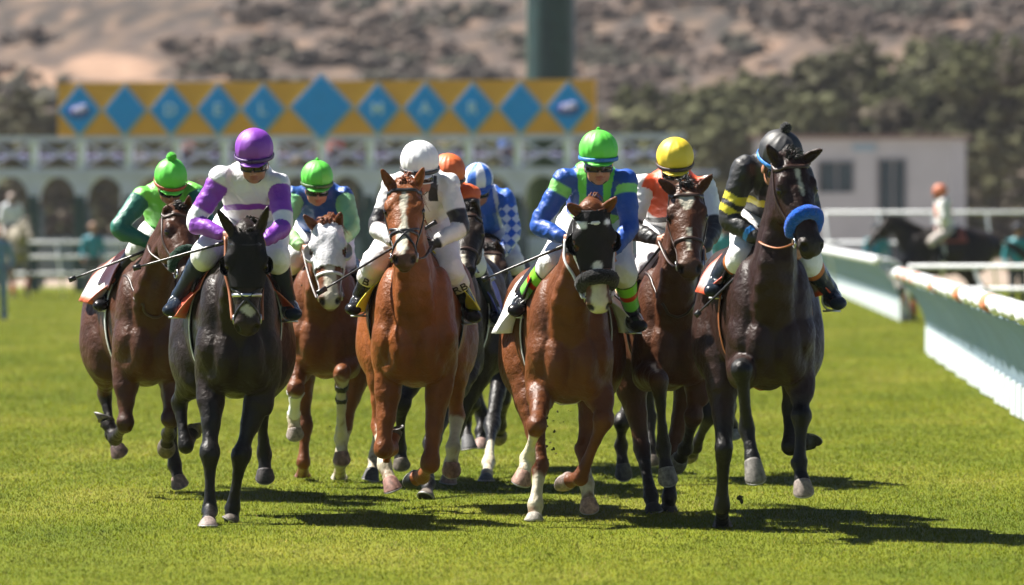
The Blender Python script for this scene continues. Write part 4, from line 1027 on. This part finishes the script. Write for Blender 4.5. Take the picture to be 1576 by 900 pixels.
# scrub on the hillside
ph = (1+5**.5)/2
ico_v = np.array([(-1, ph, 0), (1, ph, 0), (-1, -ph, 0), (1, -ph, 0), (0, -1, ph), (0, 1, ph), (0, -1, -ph), (0, 1, -ph), (ph, 0, -1), (ph, 0, 1), (-ph, 0, -1), (-ph, 0, 1)])/math.sqrt(1+ph*ph)
ico_f = np.array([(0, 11, 5), (0, 5, 1), (0, 1, 7), (0, 7, 10), (0, 10, 11), (1, 5, 9), (5, 11, 4), (11, 10, 2), (10, 7, 6), (7, 1, 8), (3, 9, 4), (3, 4, 2), (3, 2, 6), (3, 6, 8), (3, 8, 9), (4, 9, 5), (2, 4, 11), (6, 2, 10), (8, 6, 7), (9, 8, 1)])
def subdiv(v, f):
    e = {}; v = [tuple(q) for q in v]; nf = []
    def mid(a, b):
        k = (min(a, b), max(a, b))
        if k not in e:
            m_ = nrm((np.array(v[a])+np.array(v[b]))/2); e[k] = len(v); v.append(tuple(m_))
        return e[k]
    for a, b_, c in f:
        x, y, z = mid(a, b_), mid(b_, c), mid(c, a); nf += [(a, x, z), (b_, y, x), (c, z, y), (x, y, z)]
    return np.array(v), np.array(nf)
ic1v, ic1f = ico_v, ico_f
def clumps(pos, rad, colr, name, mat, label, jag=.25, leafy=False):
    n = len(pos); nv = len(ic1v)
    dis = 1+jag*rng.normal(size=(n, nv, 1))
    v = pos[:, None, :]+ic1v[None]*dis*rad[:, None, :]
    f = ic1f[None]+(np.arange(n)*nv)[:, None, None]
    col = np.repeat(colr[:, None, :], nv, 1)*rng.uniform(.75, 1.25, (n, nv, 1))
    o = mkobj(name, v.reshape(-1, 3), f.reshape(-1, 3), mat, col=col.reshape(-1, 3), smooth=True)
    props(o, label, kind='stuff'); return o
MS = attr_mat('scrub_leaves', rough=.9, spec=.1, n1=(.8, .3), bumps=((3, .5, .2),)); add_trans(MS, .42)
n = 2300
y = 375+rng.random(n)**.9*640; x = rng.uniform(-.12, .12, n)*y
q = np.stack([x, y, y*0], 1); dens = wob(q, .035, 41)+.7*wob(q, .09, 42)
px = 788+x/y*F; zz = hz(x, y); py = YH-(zz-HC)/y*F
keep = (dens > -.7) & ~((np.abs(px-135) < 125) & (np.abs(py-114) < 34)); x, y, zz = x[keep], y[keep], zz[keep]; n = len(x)
pal = np.array([(.17, .135, .115), (.14, .12, .105), (.20, .155, .13), (.13, .125, .10), (.165, .135, .115)])
R0 = rng.uniform(.9, 3.4, n); cb = pal[rng.integers(0, 5, n)]; K = 26
u_ = rng.normal(size=(n, K, 3)); u_ /= np.linalg.norm(u_, axis=2, keepdims=True); u_ *= rng.uniform(.2, 1.0, (n, K, 1))*R0[:, None, None]*np.array([1.3, 1.2, .36])
pos = np.stack([x, y, zz+R0*.25], 1)[:, None, :]+u_; rr_ = rng.uniform(.22, .55, (n, K, 1))*np.array([1.3, 1, .8])
clumps(pos.reshape(-1, 3), rr_.reshape(-1, 3), np.repeat(cb[:, None, :], K, 1).reshape(-1, 3)*rng.uniform(.8, 1.2, (n*K, 1)), 'scrub', MS, 'grey brown scrub scattered over the dry hillside')

# wood at the foot of the hill: leaf clumps through the volume of the crowns
prof = [(-80, 150), (40, 150), (85, 178), (110, 206), (880, 206), (905, 186), (1000, 165), (1100, 134), (1200, 112), (1300, 98), (1400, 86), (1500, 76), (1700, 66)]
pp = []; rr = []; cc = []
for _ in range(610):
    px_ = random.uniform(-450, 2050); d = random.uniform(300, 345); top = np.interp(px_, [a for a, b in prof], [b for a, b in prof])
    zt = (HC+(YH-top)/F*322)*(1+.07*math.sin(px_*.045)+.05*math.sin(px_*.11+2)); R_ = random.uniform(1.0, 2.0); zc = max(zt*random.random()**.55-R_*.6, R_*.5)
    rt = np.clip((px_-800)/700, 0, 1); cb = np.array(random.choice([(.125, .130, .070), (.145, .145, .078), (.115, .112, .070), (.145, .125, .095), (.13, .135, .068)]))*(1.1-.25*rt)
    for _k in range(60):
        u_ = rng.normal(size=3); u_ /= np.linalg.norm(u_); r_ = random.uniform(.10, .30); q_ = u_*R_*random.uniform(.6, 1.05)*np.array([1.25, 1, .9])
        pp.append(((px_-788)/F*d+q_[0], d+q_[1], max(zc+q_[2], .2))); rr.append((r_*1.3, r_, r_)); cc.append(cb*random.uniform(.8, 1.2))
clumps(np.array(pp), np.array(rr), np.array(cc), 'woodland', MS, 'dark olive woodland at the foot of the hill', jag=.4)

# dark green pole
mg = plain('pole_green', (.010, .034, .032), .45, nscale=3)
t = empty('light_pole', ((848.5-788)/F*172, 172, 0), 'massive dark green pole rising behind the sign board', 'pole')
m = MB(); x0 = (848.5-788)/F*172
m.tube([(x0, 172, z) for z in (0, 5, 12, 20)], [.65, .64, .61, .56], 12); m.build('shaft', mg, t)
m = MB(); m.tube([(x0, 172, 0), (x0, 172, .25)], [.95, .95], 16); m.build('base_plate', mg, t)
m = MB(); m.tube([(x0-.62, 171.9, 0.2), (x0-.60, 171.9, 19)], .05, 6); m.build('conduit', plain('conduit_grey', (.25, .33, .32), .5), t)

# starting gate
D = 161.0; s = F/D
gx = lambda px_: (px_-788)/s
gz = lambda py_: HC-(py_-YH)/s
steel = plain('gate_paint', (.56, .55, .76), .45, nscale=3, var=.12); padm = plain('gate_pads', (.012, .040, .045), .5, nscale=3); whitep = plain('white_paint', (.72, .74, .76), .5, nscale=3, var=.08)
gate = empty('starting_gate', (gx(470), D, 0), 'pale blue steel starting gate with arched stalls beneath the sign board', 'starting gate')
xa, xb = gx(-110), gx(1045)
def part(nm, fn, mat, par=gate):
    m = MB(); fn(m); return m.build(nm, mat, par, smooth=False)
part('top_beam', lambda m: m.box((xa, D-.12, gz(214)), (xb, D+.12, gz(206))), steel)
part('lower_beam', lambda m: m.box((xa, D-.14, gz(270)), (xb, D+.14, gz(257))), steel)
part('walkway', lambda m: (m.box((xa, D+.2, gz(270)), (xb, D+1.0, gz(266))), m.bar((xa, D+1.0, gz(236)), (xb, D+1.0, gz(236)), .05)), steel)
posts = [47+75*k for k in range(-2, 14)]
for i, p in enumerate(posts):
    x = gx(p)
    part('upright', lambda m: m.box((x-.08, D-.10, gz(257)), (x+.08, D+.10, gz(214))), whitep)
    po = part('post', lambda m: (m.box((x-.11, D-.10, 0), (x+.11, D+.10, gz(300))),), padm)
    part('post_pad', lambda m: m.box((x-.15, D-.16, .15), (x+.15, D+.3, gz(318))), padm, po)
    def arch(m):
        n = 8
        pts = [(x-.60, gz(270)), (x+.60, gz(270))]
        for j in range(n+1):
            a = j/n*math.pi/2; pts.append((x+.60-.48*math.sin(a), gz(270)-.62*(1-math.cos(a))))
        for j in range(n, -1, -1):
            a = j/n*math.pi/2; pts.append((x-.60+.48*math.sin(a), gz(270)-.62*(1-math.cos(a))))
        k = len(pts); m.add([(a, D-.09, b) for a, b in pts]+[(a, D+.09, b) for a, b in pts], [tuple(range(k)), tuple(range(2*k-1, k-1, -1))]+[(j, j+k, (j+1) % k+k, (j+1) % k) for j in range(k)])
    part('arch_bracket', arch, steel)
    part('stall_partition', lambda m: (m.bar((x, D+.1, 1.35), (x, D+2.9, 1.35), .09), m.bar((x, D+.1, .75), (x, D+2.9, .75), .09), m.box((x-.1, D+.3, .3), (x+.1, D+2.7, 1.3)), m.bar((x, D+2.9, 0), (x, D+2.9, 2.7), .12)), padm if i % 3 else whitep)
    if i < len(posts)-1:
        x2 = gx(posts[i+1])
        part('brace', lambda m: (m.bar((x, D-.02, gz(256)), (x2, D-.02, gz(213)), .09, .06), m.bar((x, D+.05, gz(213)), (x2, D+.05, gz(256)), .09, .06)), steel)
        if i in (1, 4, 9, 10, 12): part('stall_door', lambda m: (m.bar((x+.1, D-.1, 1.5), (x+.25, D-.9, 1.45), .06), m.bar((x+.1, D-.1, .5), (x+.25, D-.9, .5), .06), m.box((x+.12, D-.85, .55), (x+.2, D-.12, 1.45))), padm if i != 10 else plain('door_green', (.03, .13, .06), .6))
part('rear_beam', lambda m: m.box((xa, D+2.8, 2.95), (xb, D+3.0, 3.08)), steel)
# sign board
sg = empty('sign_board', (gx(501), D, gz(206)), 'long yellow sign board with blue diamonds and letters on the starting gate', 'sign')
yel = plain('sign_yellow', (.74, .34, .035), .6, nscale=3, var=.06); blu = plain('sign_blue', (.0, .27, .80), .6, nscale=3, var=.06); pale = plain('sign_pale', (.28, .42, .50), .6, nscale=3, var=.06); let = plain('sign_letter', (.50, .70, .85), .6, var=.05); pur = plain('sign_crest_blue', (.012, .05, .32), .6, var=.05); dw = plain('sign_crest_pale', (.48, .46, .70), .6, var=.05)
m = MB(); m.box((gx(88), D-.10, gz(207)), (gx(915), D+.10, gz(122))); m.build('panel', yel, sg, smooth=False)
def dia(cx, cy, hw, hh, y, m):
    pts = [(cx, cy+hh), (cx+hw, cy), (cx, cy-hh), (cx-hw, cy)]
    m.add([(a, y-.015, b) for a, b in pts]+[(a, y+.015, b) for a, b in pts], [(3, 2, 1, 0), (4, 5, 6, 7)]+[(j, (j+1) % 4, (j+1) % 4+4, j+4) for j in range(4)])
dc = [123, 195, 267, 341, 411, 501, 588, 661, 733, 805, 877]; tx = {2: 'D', 3: 'E', 4: 'L', 6: 'M', 7: 'A', 8: 'R'}
def text(body, x, y, z, size, mat, par, nm='letter', rot=0):
    cu = bpy.data.curves.new('t', 'FONT'); cu.body = body; cu.size = size; cu.extrude = .006; cu.offset = .008; cu.align_x = 'CENTER'; cu.align_y = 'CENTER'
    to = bpy.data.objects.new('t', cu); C.objects.link(to); bpy.context.view_layer.update()
    me = bpy.data.meshes.new_from_object(to.evaluated_get(bpy.context.evaluated_depsgraph_get())); bpy.data.objects.remove(to)
    vs = np.array([q.co[:] for q in me.vertices]); v = np.stack([x+vs[:, 0], y-vs[:, 2], z+vs[:, 1]], 1)
    return mkobj(nm, v, [tuple(p.vertices) for p in me.polygons], mat, par, smooth=False)
for i, p in enumerate(dc):
    hw, hh = (47, 50) if i == 5 else (32, 38); cy = 163 if i == 5 else 166
    m = MB(); dia(gx(p), gz(cy), (hw+3)/s, (hh+4)/s, D-.13, m); b0 = m.build('diamond_border', pale, sg, smooth=False)
    m = MB(); dia(gx(p), gz(cy), (hw-1)/s, (hh-1)/s, D-.17, m); b1 = m.build('diamond', blu, sg, smooth=False)
    if i in tx: text(tx[i], gx(p), D-.20, gz(166), .42, let, b1)
    if i in (0, 10):
        m = MB(); m.ell((gx(p), D-.19, gz(168)), (.30, .02, .17), n=20, m=8); m.build('crest', pur, b1)
        m = MB(); m.ell((gx(p)+.03, D-.205, gz(164)), (.20, .02, .06)); m.ell((gx(p)+.12, D-.205, gz(160)), (.10, .02, .05)); m.bar((gx(p)-.10, D-.205, gz(166)), (gx(p)-.16, D-.205, gz(172)), .05, .02); m.bar((gx(p)+.06, D-.205, gz(166)), (gx(p)+.02, D-.205, gz(173)), .05, .02)
        m.build('crest_horse', dw, b1)

def about(o, px_, py_, ang, k_=1.0):
    Rm = Matrix.Rotation(ang, 3, 'Z'); pv_ = Vector((px_, py_, 0)); o.location = Rm @ (o.location-pv_)+pv_; o.rotation_euler = (0, 0, ang); o.scale = (k_, 1, 1)
YAWG = math.radians(-18)
for o_ in (gate, sg): about(o_, gx(915), D, YAWG, 1.072)
for o_ in (gate, sg): o_.location.x -= .44
# white building
D2 = 232.; s2 = F/D2; bx = lambda p: (p-788)/s2; bz = lambda p: HC-(p-YH)/s2
bl = empty('white_building', (bx(1340), D2, 0), 'small flat roofed white building behind the rails, with dark window and doorway', 'building')
bw = plain('building_render', (.44, .47, .48), .8, nscale=1, var=.08); gl = plain('dark_glass', (.02, .035, .045), .15, nscale=1); fr = plain('window_trim', (.26, .27, .28), .5)
m = MB(); xl, xr = bx(1180), bx(1490); wz = [(bx(1282), bx(1336), bz(296), bz(249)), (bx(1376), bx(1418), 0.02, bz(246))]
cuts = [xl]+[q for w_ in wz for q in w_[:2]]+[xr]
m.box((cuts[0], D2, 0), (cuts[1], D2+3, bz(213))); m.box((cuts[2], D2, 0), (cuts[3], D2+3, bz(213))); m.box((cuts[4], D2, 0), (cuts[5], D2+3, bz(213)))
m.box((cuts[1], D2+.002, 0), (cuts[2], D2+3, wz[0][2])); m.box((cuts[1], D2+.002, wz[0][3]), (cuts[2], D2+3, bz(213.2))); m.box((cuts[3], D2+.002, wz[1][3]), (cuts[4], D2+3, bz(213.2)))
m.build('wall', bw, bl, smooth=False)
m = MB(); m.box((xl-.2, D2-.25, bz(213)), (xr+.2, D2+3.2, bz(207))); m.build('roof', plain('roof_brown', (.20, .14, .12), .8), bl, smooth=False)
for i, (a, b_, z0, z1) in enumerate(wz):
    m = MB(); m.box((a, D2+.25, z0), (b_, D2+.30, z1)); wn = m.build('window' if i == 0 else 'door', gl, bl, smooth=False)
    m = MB(); m.box((a-.06, D2-.04, z1), (b_+.06, D2+.05, z1+.08)); m.box((a-.08, D2-.04, z0), (a, D2+.05, z1)); m.box((b_, D2-.04, z0), (b_+.08, D2+.05, z1))
    m.box(((a+b_)/2-.03, D2+.18, z0), ((a+b_)/2+.03, D2+.24, z1)); m.build('frame', fr, wn, smooth=False)
m = MB(); m.box((bx(1336), D2-.06, bz(232)), (bx(1372), D2-.01, bz(222))); m.build('name_plate', plain('plate_blue', (.25, .38, .46), .5), bl, smooth=False)
about(bl, bx(1490), D2, math.radians(-14)); bl.location.x -= .6

# running rails with white curtains
curt = plain('rail_curtain', (.56, .68, .78), .6, nscale=2, var=.07); add_trans(curt, .68); slat = plain('rail_slats', (.52, .58, .60), .55, nscale=2, var=.06); tape = plain('orange_tape', (.62, .20, .09), .6)
def rail(name, label, ya, yb, xf, post=2.4, tapes=()):
    t = empty(name, (xf(ya), ya, 0), label, 'rail', 'curtained running rails')
    ys = np.arange(ya, yb+.01, .35); r = lambda y, k: .068+.006*math.sin(y*2.6)
    m = MB(); m.tube([(xf(y)-.42+.012*math.sin(y*5), y, 1.10+.014*math.sin(y*3.7)) for y in ys], [r(y, 0) for y in ys], 12); m.build('top_rail', whitep, t)
    for y in np.arange(ya+.3, yb, post):
        m = MB(); x = xf(y); m.tube(crom([(x+.12, y, 0), (x+.12, y, .55), (x+.02, y, .95), (x-.2, y, 1.10), (x-.40, y, 1.09)], 4), .028, 7); m.build('rail_post', whitep, t)
    n = 40; v = []; yy = np.arange(ya, yb+.001, .05)
    prf = crom([(-.43, 1.02), (-.22, .82), (-.08, .58), (-.02, .36), (-.005, .30)], 5)
    for (dx, z) in prf:
        for y in yy: v.append((xf(y)+dx+.008*math.sin(y*9+z*3), y, z))
    k = len(yy); f = [(i*k+j, i*k+j+1, (i+1)*k+j+1, (i+1)*k+j) for i in range(len(prf)-1) for j in range(k-1)]
    o = mkobj('curtain', v, f, curt, t); solidify(o, .006)
    m = MB()
    for j, y in enumerate(np.arange(ya, yb, .62)):
        x = xf(y)-.02+.05*(j % 2); m.box((x-.012, y, .012+.012*(j % 3)), (x+.012, y+.54, .335+.04*math.sin(y*5)))
    m.build('picket_skirt', slat, t, smooth=False)
    for y in tapes:
        m = MB(); m.tube([(xf(q)-.42, q, 1.10) for q in (y, y+1.1)], .082, 12); m.build('rail_tape', tape, t)
rail('running_rail', 'nearest running rail with padded white top and pleated curtain on the right', 30, 88, lambda y: 4.61+.0347*(y-58.4), tapes=(84, 81, 77.6, 70, 62, 55))
rail('running_rail', 'farther running rail section with white curtain, beyond the gap', 116, 175, lambda y: 6.95+.025*(y-116), tapes=())
def fence(label, xa, xb, y, zs, step, lean=0):
    t = empty('rail_fence', ((xa+xb)/2, y, 0), label, 'fence', 'plain white rail fences')
    m = MB()
    for z in zs: m.tube([(xa, y, z), (xb, y, z)], .035, 8)
    m.build('rail', whitep, t)
    for x in np.arange(xa, xb, step):
        m = MB(); m.tube([(x, y, zs[-1]), (x+lean, y+.3, 0)], .03, 7); m.build('post', whitep, t)
fence('tall white rail fence crossing in front of the white building', 7.2, 16, 150, (1.3, 2.0), 1.25, .3)
fence('low white rail fence behind the nearest running rail', 6.1, 14, 100, (.75, 1.10), 1.0, .5)
fence('white rail fence standing low before the starting gate', -14, -7.6, 154, (.55, .95, 1.3), .8, .15)

# people standing about
def stander(px_, d, label, shirt, legs=(.03, .035, .045), hat=None, skin=(.38, .19, .12), z0=0., hgt=1.74, face=0):
    x = (px_-788)/F*d; t = empty('person', (x, d, z0), label, 'person'); k = hgt/1.74
    q = lambda a, b, c: V(x+a*k, d+b*k, z0+c*k)
    f = Field(q(-.42, -.35, -.05), q(.42, .35, 1.85), .022)
    f.ell(q(0, 0, 1.62), (.075, .09, .115), None, .02, 1); f.sweep([(q(0, 0, 1.53), .05, .05), (q(0, .01, 1.42), .055, .055)], k=.03, lab=1); f.ell(q(0, -.095, 1.60), (.012, .02, .02), None, .01, 1)
    f.sweep([(q(0, .01, 1.38), .15, .09), (q(0, 0, 1.15), .13, .09), (q(0, 0, .95), .14, .10)], k=.05, lab=2)
    for s_ in (-1, 1):
        f.sweep([(q(s_*.18, 0, 1.38), .05, .05), (q(s_*.25, .03, 1.10), .038, .038), (q(s_*.22, -.10, .88), .026, .026), (q(s_*.21, -.13, .80), .03, .02)], k=.02, lab=3)
        f.sweep([(q(s_*.09, 0, .9), .085, .09), (q(s_*.10, -.02, .48), .055, .06), (q(s_*.11, .02, .08), .04, .045), (q(s_*.12, -.12, .04), .04, .03)], k=.03, lab=4)
    v, ff, lab = f.mesh(1); nr = f.grad(v); mkobj('body', v, ff, M['skin'], t, col=np.tile(skin, (len(v), 1)))
    for nm, mk, cc in (('shirt', ((lab == 2) | (lab == 3)) & (v[:, 2]-z0 > .93*k), shirt), ('trousers', (v[:, 2]-z0 < .97*k) & ((lab == 4) | (lab == 2)), legs)):
        a, b_, u = shell(v, ff, mk, .012, nr); o = mkobj(nm, a, b_, M['silk'], t, col=np.tile(cc, (len(a), 1))); solidify(o, .006)
    if hat is not None:
        m = MB(); m.ell(q(0, 0, 1.67), (.095, .105, .10), n=14, m=8); m.tube([q(0, 0, 1.655), q(0, 0, 1.665)], [.14, .14], 14); m.build('hat', plain('hat', hat, .8), t)
    return t
stander(143, 152, 'person in a teal shirt and brown hat standing left of the green sleeved jockey', (.012, .22, .30), hat=(.35, .22, .16))
stander(-3, 118, 'person in a pale blue shirt at the far left edge', (.10, .20, .34), legs=(.10, .18, .3))
stander(1349, 140, 'person in teal shirt beside the dark pony, left of its head', (.01, .22, .26), legs=(.03, .04, .09), hat=(.03, .04, .05))
stander(1566, 128, 'person in teal shirt standing at the right edge behind the rails', (.01, .24, .28), hat=(.04, .04, .05))
stander(1112, 150, 'person in teal seen in the gap before the black silks', (.01, .24, .26), hat=(.05, .05, .05))
about(stander(231, D+.6, 'gate worker in orange shirt up on the starting gate walkway, at left', (.60, .30, .22), z0=gz(268), hgt=1.2), gx(915), D, YAWG)
about(stander(761, D+.6, 'gate worker in blue shirt up on the starting gate walkway, centre right', (.05, .12, .38), z0=gz(268), hgt=1.2), gx(915), D, YAWG)
about(stander(480, D+.6, 'gate worker in dark red shirt on the starting gate walkway, in the middle', (.35, .07, .04), z0=gz(268), hgt=1.2), gx(915), D, YAWG)

# ponies with riders far behind (built facing the camera at 40 m, then turned and moved)
def far_pair(hcfg, rcfg, X_, Y_, rot):
    h_, f_, hc_ = make_horse(hcfg); r_ = make_rider(rcfg, hc_, .014)
    o = Vector(h_.location); Rm = Matrix.Rotation(rot, 3, 'Z')
    for q in (h_, r_):
        q.location = Rm @ (q.location-o)+Vector((X_, Y_, 0)); q.rotation_euler = (0, 0, rot)
gy = YH+HC*250
pony = dict(name='pony', d=40, cx=788, yaw=0, stern=.80, h=.022, poll=(788, 330), muz=(788, 440), ears=((770, 290), (806, 290)), pollo=0,
  coat=(.018, .012, .011), points=(.015, .012, .012), pt0=.3,
  legs=dict(FR=[(755, 680, .15), (755, 748, .15), (755, 784, .12)], FL=[(825, 655, -.15), (824, 725, .0), (823, 762, -.02)], HR=[(746, 660, 1.5), (748, 745, 1.35), (748, 780, 1.28)], HL=[(830, 660, 1.2), (826, 745, .95), (826, 780, .88)]),
  hands=((765, 390), (812, 390)), feet=((700, 520, .55), (876, 520, .55)), cloth=dict(col=(.30, .06, .03), edge=(.3, .06, .03), th=60), bands=[('FL', 1.2, 2.4, (.55, .10, .05)), ('FR', 1.2, 2.4, (.55, .10, .05))], hoofc={},
  label='dark pony walking to the left beyond the rails with orange leg wraps', forelock=.3)
prd = dict(hd=(788, 205), sh=((742, 258), (834, 258)), el=((722, 330), (854, 330)), ha=((765, 385), (812, 385)), kn=((715, 430), (860, 430)), ft=((702, 520), (874, 520)), shy=.62, hy=.60, pvx=0, pvz=-.50, kny=.40, fty=.55, pitch=0, cap=(.50, .13, .05), turn=-25,
   paint=lambda cx: mixc(full(cx, (.68, .68, .66)), (.60, .18, .10), (cx['arm'] == 0)*(np.abs(cx['u']) < .10)*(cx['w'] > .05)*(cx['w'] < .28)), breech=(.45, .40, .36), label='rider in white shirt and orange vest sitting upright on the dark pony', skin=(.40, .2, .12), arm=1.15)
import copy
prd['pv'] = 1
far_pair(pony, prd, (1396-788)/F*117, 117, -math.pi/2+.12)
p2 = copy.copy(pony); p2.update(coat=(.42, .38, .35), points=(.30, .26, .24), hair=(.5, .47, .44), label='pale grey pony at the far left, blurred, with red leg wraps', bands=[('FL', 1.2, 2.4, (.5, .04, .04)), ('FR', 1.2, 2.4, (.5, .04, .04))], muzc=(.3, .25, .23))
r2 = copy.copy(prd); r2.update(paint=lambda cx: full(cx, (.62, .64, .68)), cap=(.25, .18, .15), label='rider in plain white shirt on the pale grey pony at far left', breech=(.35, .3, .27))
far_pair(p2, r2, (32-788)/F*152, 152, math.radians(25))

# warm afternoon air that lifts the far hillside
hm_ = bpy.data.materials.new('haze'); hm_.use_nodes = True; nt = hm_.node_tree; nt.nodes.remove(nt.nodes['Principled BSDF'])
pv_ = nt.nodes.new('ShaderNodeVolumePrincipled'); pv_.inputs['Color'].default_value = (.92, .93, .97, 1); pv_.inputs['Density'].default_value = .0001; pv_.inputs['Anisotropy'].default_value = .2
nt.links.new(pv_.outputs[0], nt.nodes['Material Output'].inputs['Volume'])
m = MB(); m.box((-420, -60, -4), (420, 1520, 150)); ho = m.build('haze', hm_, smooth=False); props(ho, 'thin pale haze over the far hillside', kind='stuff'); ho.display_type = 'WIRE'
# ------------------------------------------------------------------ grass blades
def blades(n, d0, d1, hgt, wid, name, seed):
    r = np.random.default_rng(seed)
    y = d0*(d1/d0)**r.uniform(0, 1, n); x = r.uniform(-.11, .11, n)*y
    q = np.stack([x, y, 0*y], 1); sc_ = y/39
    tuft = wob(q*np.array([1, .6, 1]), 7, 61); big = wob(q*np.array([1, .5, 1]), 1.5, 62)
    h = hgt*np.minimum(sc_, 1.6)**.6*r.uniform(.45, 1.1, n)*(1+.30*tuft+.15*big); w = wid*sc_*r.uniform(.6, 1.2, n)
    a = r.uniform(0, 2*np.pi, n); la = r.uniform(0, 2*np.pi, n); ln = h*r.uniform(.3, 1.7, n)
    dx, dy = np.cos(a)*w/2, np.sin(a)*w/2; lx, ly = np.cos(la)*ln, np.sin(la)*ln
    z = np.zeros(n)-.004
    v = np.stack([np.stack([x-dx, y-dy, z], 1), np.stack([x+dx, y+dy, z], 1),
                  np.stack([x+dx*.7+lx*.35, y+dy*.7+ly*.35, h*.6], 1), np.stack([x-dx*.7+lx*.35, y-dy*.7+ly*.35, h*.6], 1),
                  np.stack([x+lx, y+ly, h], 1)], 1).reshape(-1, 3)
    me = bpy.data.meshes.new(name); me.vertices.add(5*n); me.vertices.foreach_set('co', v.astype(np.float32).ravel())
    b = (np.arange(n)*5)[:, None]; quads = b+np.array([0, 1, 2, 3]); tris = b+np.array([3, 2, 4])
    loops = np.concatenate([quads.ravel(), tris.ravel()]); me.loops.add(len(loops)); me.loops.foreach_set('vertex_index', loops.astype(np.int32))
    me.polygons.add(2*n); me.polygons.foreach_set('loop_start', np.concatenate([np.arange(n)*4, 4*n+np.arange(n)*3]).astype(np.int32)); me.update(calc_edges=True)
    straw = (r.random(n) < .07+.05*(tuft > .5))[:, None]; br = r.uniform(.72, 1.3, (n, 1))*(1+.14*big[:, None])
    c = np.where(straw, np.array([1.45, 1.2, 4.5]), np.array([1., 1., 1.]))*br
    c = c*(1+np.array([.10, 0, 0])*r.normal(size=(n, 1)))
    cc = np.ones((n, 5, 4), np.float32); cc[:, :, :3] = c[:, None, :]
    at = me.color_attributes.new('Col', 'FLOAT_COLOR', 'POINT'); at.data.foreach_set('color', cc.ravel())
    me.materials.append(MGB); o = bpy.data.objects.new(name, me); C.objects.link(o); return o
MGB = grass_mat('grass_blades', G1, G2, G3, attr=True)
nt = MGB.node_tree; b = nt.nodes['Principled BSDF']
ge = nt.nodes.new('ShaderNodeNewGeometry'); va = nt.nodes.new('ShaderNodeVectorMath'); va.operation = 'MULTIPLY_ADD'; va.inputs[1].default_value = (.45, .45, .45); va.inputs[2].default_value = (0, 0, 1)
vn = nt.nodes.new('ShaderNodeVectorMath'); vn.operation = 'NORMALIZE'
nt.links.new(ge.outputs['Normal'], va.inputs[0]); nt.links.new(va.outputs[0], vn.inputs[0]); nt.links.new(vn.outputs[0], b.inputs['Normal'])
tr = nt.nodes.new('ShaderNodeBsdfTranslucent'); mx = nt.nodes.new('ShaderNodeMixShader'); mx.inputs[0].default_value = .35
nt.links.new(b.inputs['Base Color'].links[0].from_socket, tr.inputs['Color']); nt.links.new(b.outputs[0], mx.inputs[1]); nt.links.new(tr.outputs[0], mx.inputs[2]); nt.links.new(mx.outputs[0], nt.nodes['Material Output'].inputs['Surface'])
o1 = blades(780000, 30.5, 165, .019, .0058, 'grass', 1)
props(o1, 'short bright green turf grass of the course', 'grass', kind='stuff')
# clods thrown up by the hooves
vv = []; ff = []
for (cx_, cy_, sx, sy, n_, d_, rm) in ((842, 680, 10, 50, 34, 39.4, .010), (868, 640, 12, 30, 8, 39.6, .006), (1137, 770, 4, 4, 2, 38, .014), (1070, 765, 3, 3, 1, 38, .008), (500, 570, 60, 60, 9, 43, .005), (780, 740, 20, 25, 8, 40, .006), (700, 600, 60, 50, 6, 44, .005)):
    for _ in range(n_):
        p = P(random.gauss(cx_, sx), random.gauss(cy_, sy), d_+random.uniform(-.4, .4)); r_ = rm*random.uniform(.25, 1.3)
        if p[2] > .01:
            ff += [tuple(int(i)+len(vv) for i in t_) for t_ in ico_f]; st_ = np.array([random.uniform(.5, 1.7), 1, random.uniform(.4, 1.5)])
            vv += [tuple(p+ico_v[i]*r_*st_*random.uniform(.5, 1.4)) for i in range(12)]
props(mkobj('flying_turf', vv, ff, plain('turf_clods', (.035, .032, .015), .95, nscale=60), smooth=False), 'small dark turf clods kicked up by the hooves', 'dirt', kind='stuff')
# ------------------------------------------------------------------ light and camera
sc = bpy.context.scene
w = bpy.data.worlds.new('World'); sc.world = w; w.use_nodes = True
nt = w.node_tree; bg = nt.nodes['Background']; sky = nt.nodes.new('ShaderNodeTexSky'); sky.sky_type = 'NISHITA'; sky.sun_disc = False
EL = math.radians(54); AZ = math.radians(-70)      # sun to the left and a little behind the horses
to_sun = V(math.sin(AZ)*math.cos(EL), math.cos(AZ)*math.cos(EL), math.sin(EL))
sky.sun_elevation = EL; sky.sun_rotation = AZ; sky.air_density = .6; sky.dust_density = .1; sky.altitude = 4000
nt.links.new(sky.outputs[0], bg.inputs[0]); bg.inputs[1].default_value = .05
sun = bpy.data.lights.new('sun', 'SUN'); sun.energy = 5.0; sun.angle = math.radians(.55); sun.color = (1, .95, .87)
so = bpy.data.objects.new('sun', sun); C.objects.link(so); so.rotation_euler = Vector(to_sun).to_track_quat('Z', 'Y').to_euler(); so.location = (-20, 20, 40)
cam = bpy.data.cameras.new('camera'); co = bpy.data.objects.new('camera', cam); C.objects.link(co)
co.location = (0, 0, HC); co.rotation_euler = (math.pi/2, 0, 0)
cam.sensor_width = 36; cam.lens = F/PX*36; cam.shift_y = -(450-YH)/PX; cam.clip_end = 6000; cam.clip_start = .5
cam.dof.use_dof = True; cam.dof.focus_distance = 39.5; cam.dof.aperture_fstop = (cam.lens/1000)/.076
sc.camera = co
sc.view_settings.view_transform = 'Standard'; sc.view_settings.look = 'None'; sc.view_settings.gamma = 1; sc.view_settings.exposure = EXPO if 'EXPO' in globals() else 1.52
sc.cycles.use_denoising = True; sc.cycles.max_bounces = 6; sc.cycles.diffuse_bounces = 2; sc.cycles.glossy_bounces = 2; sc.cycles.transmission_bounces = 2; sc.cycles.transparent_max_bounces = 4
print('build', round(time.time()-T0, 1))
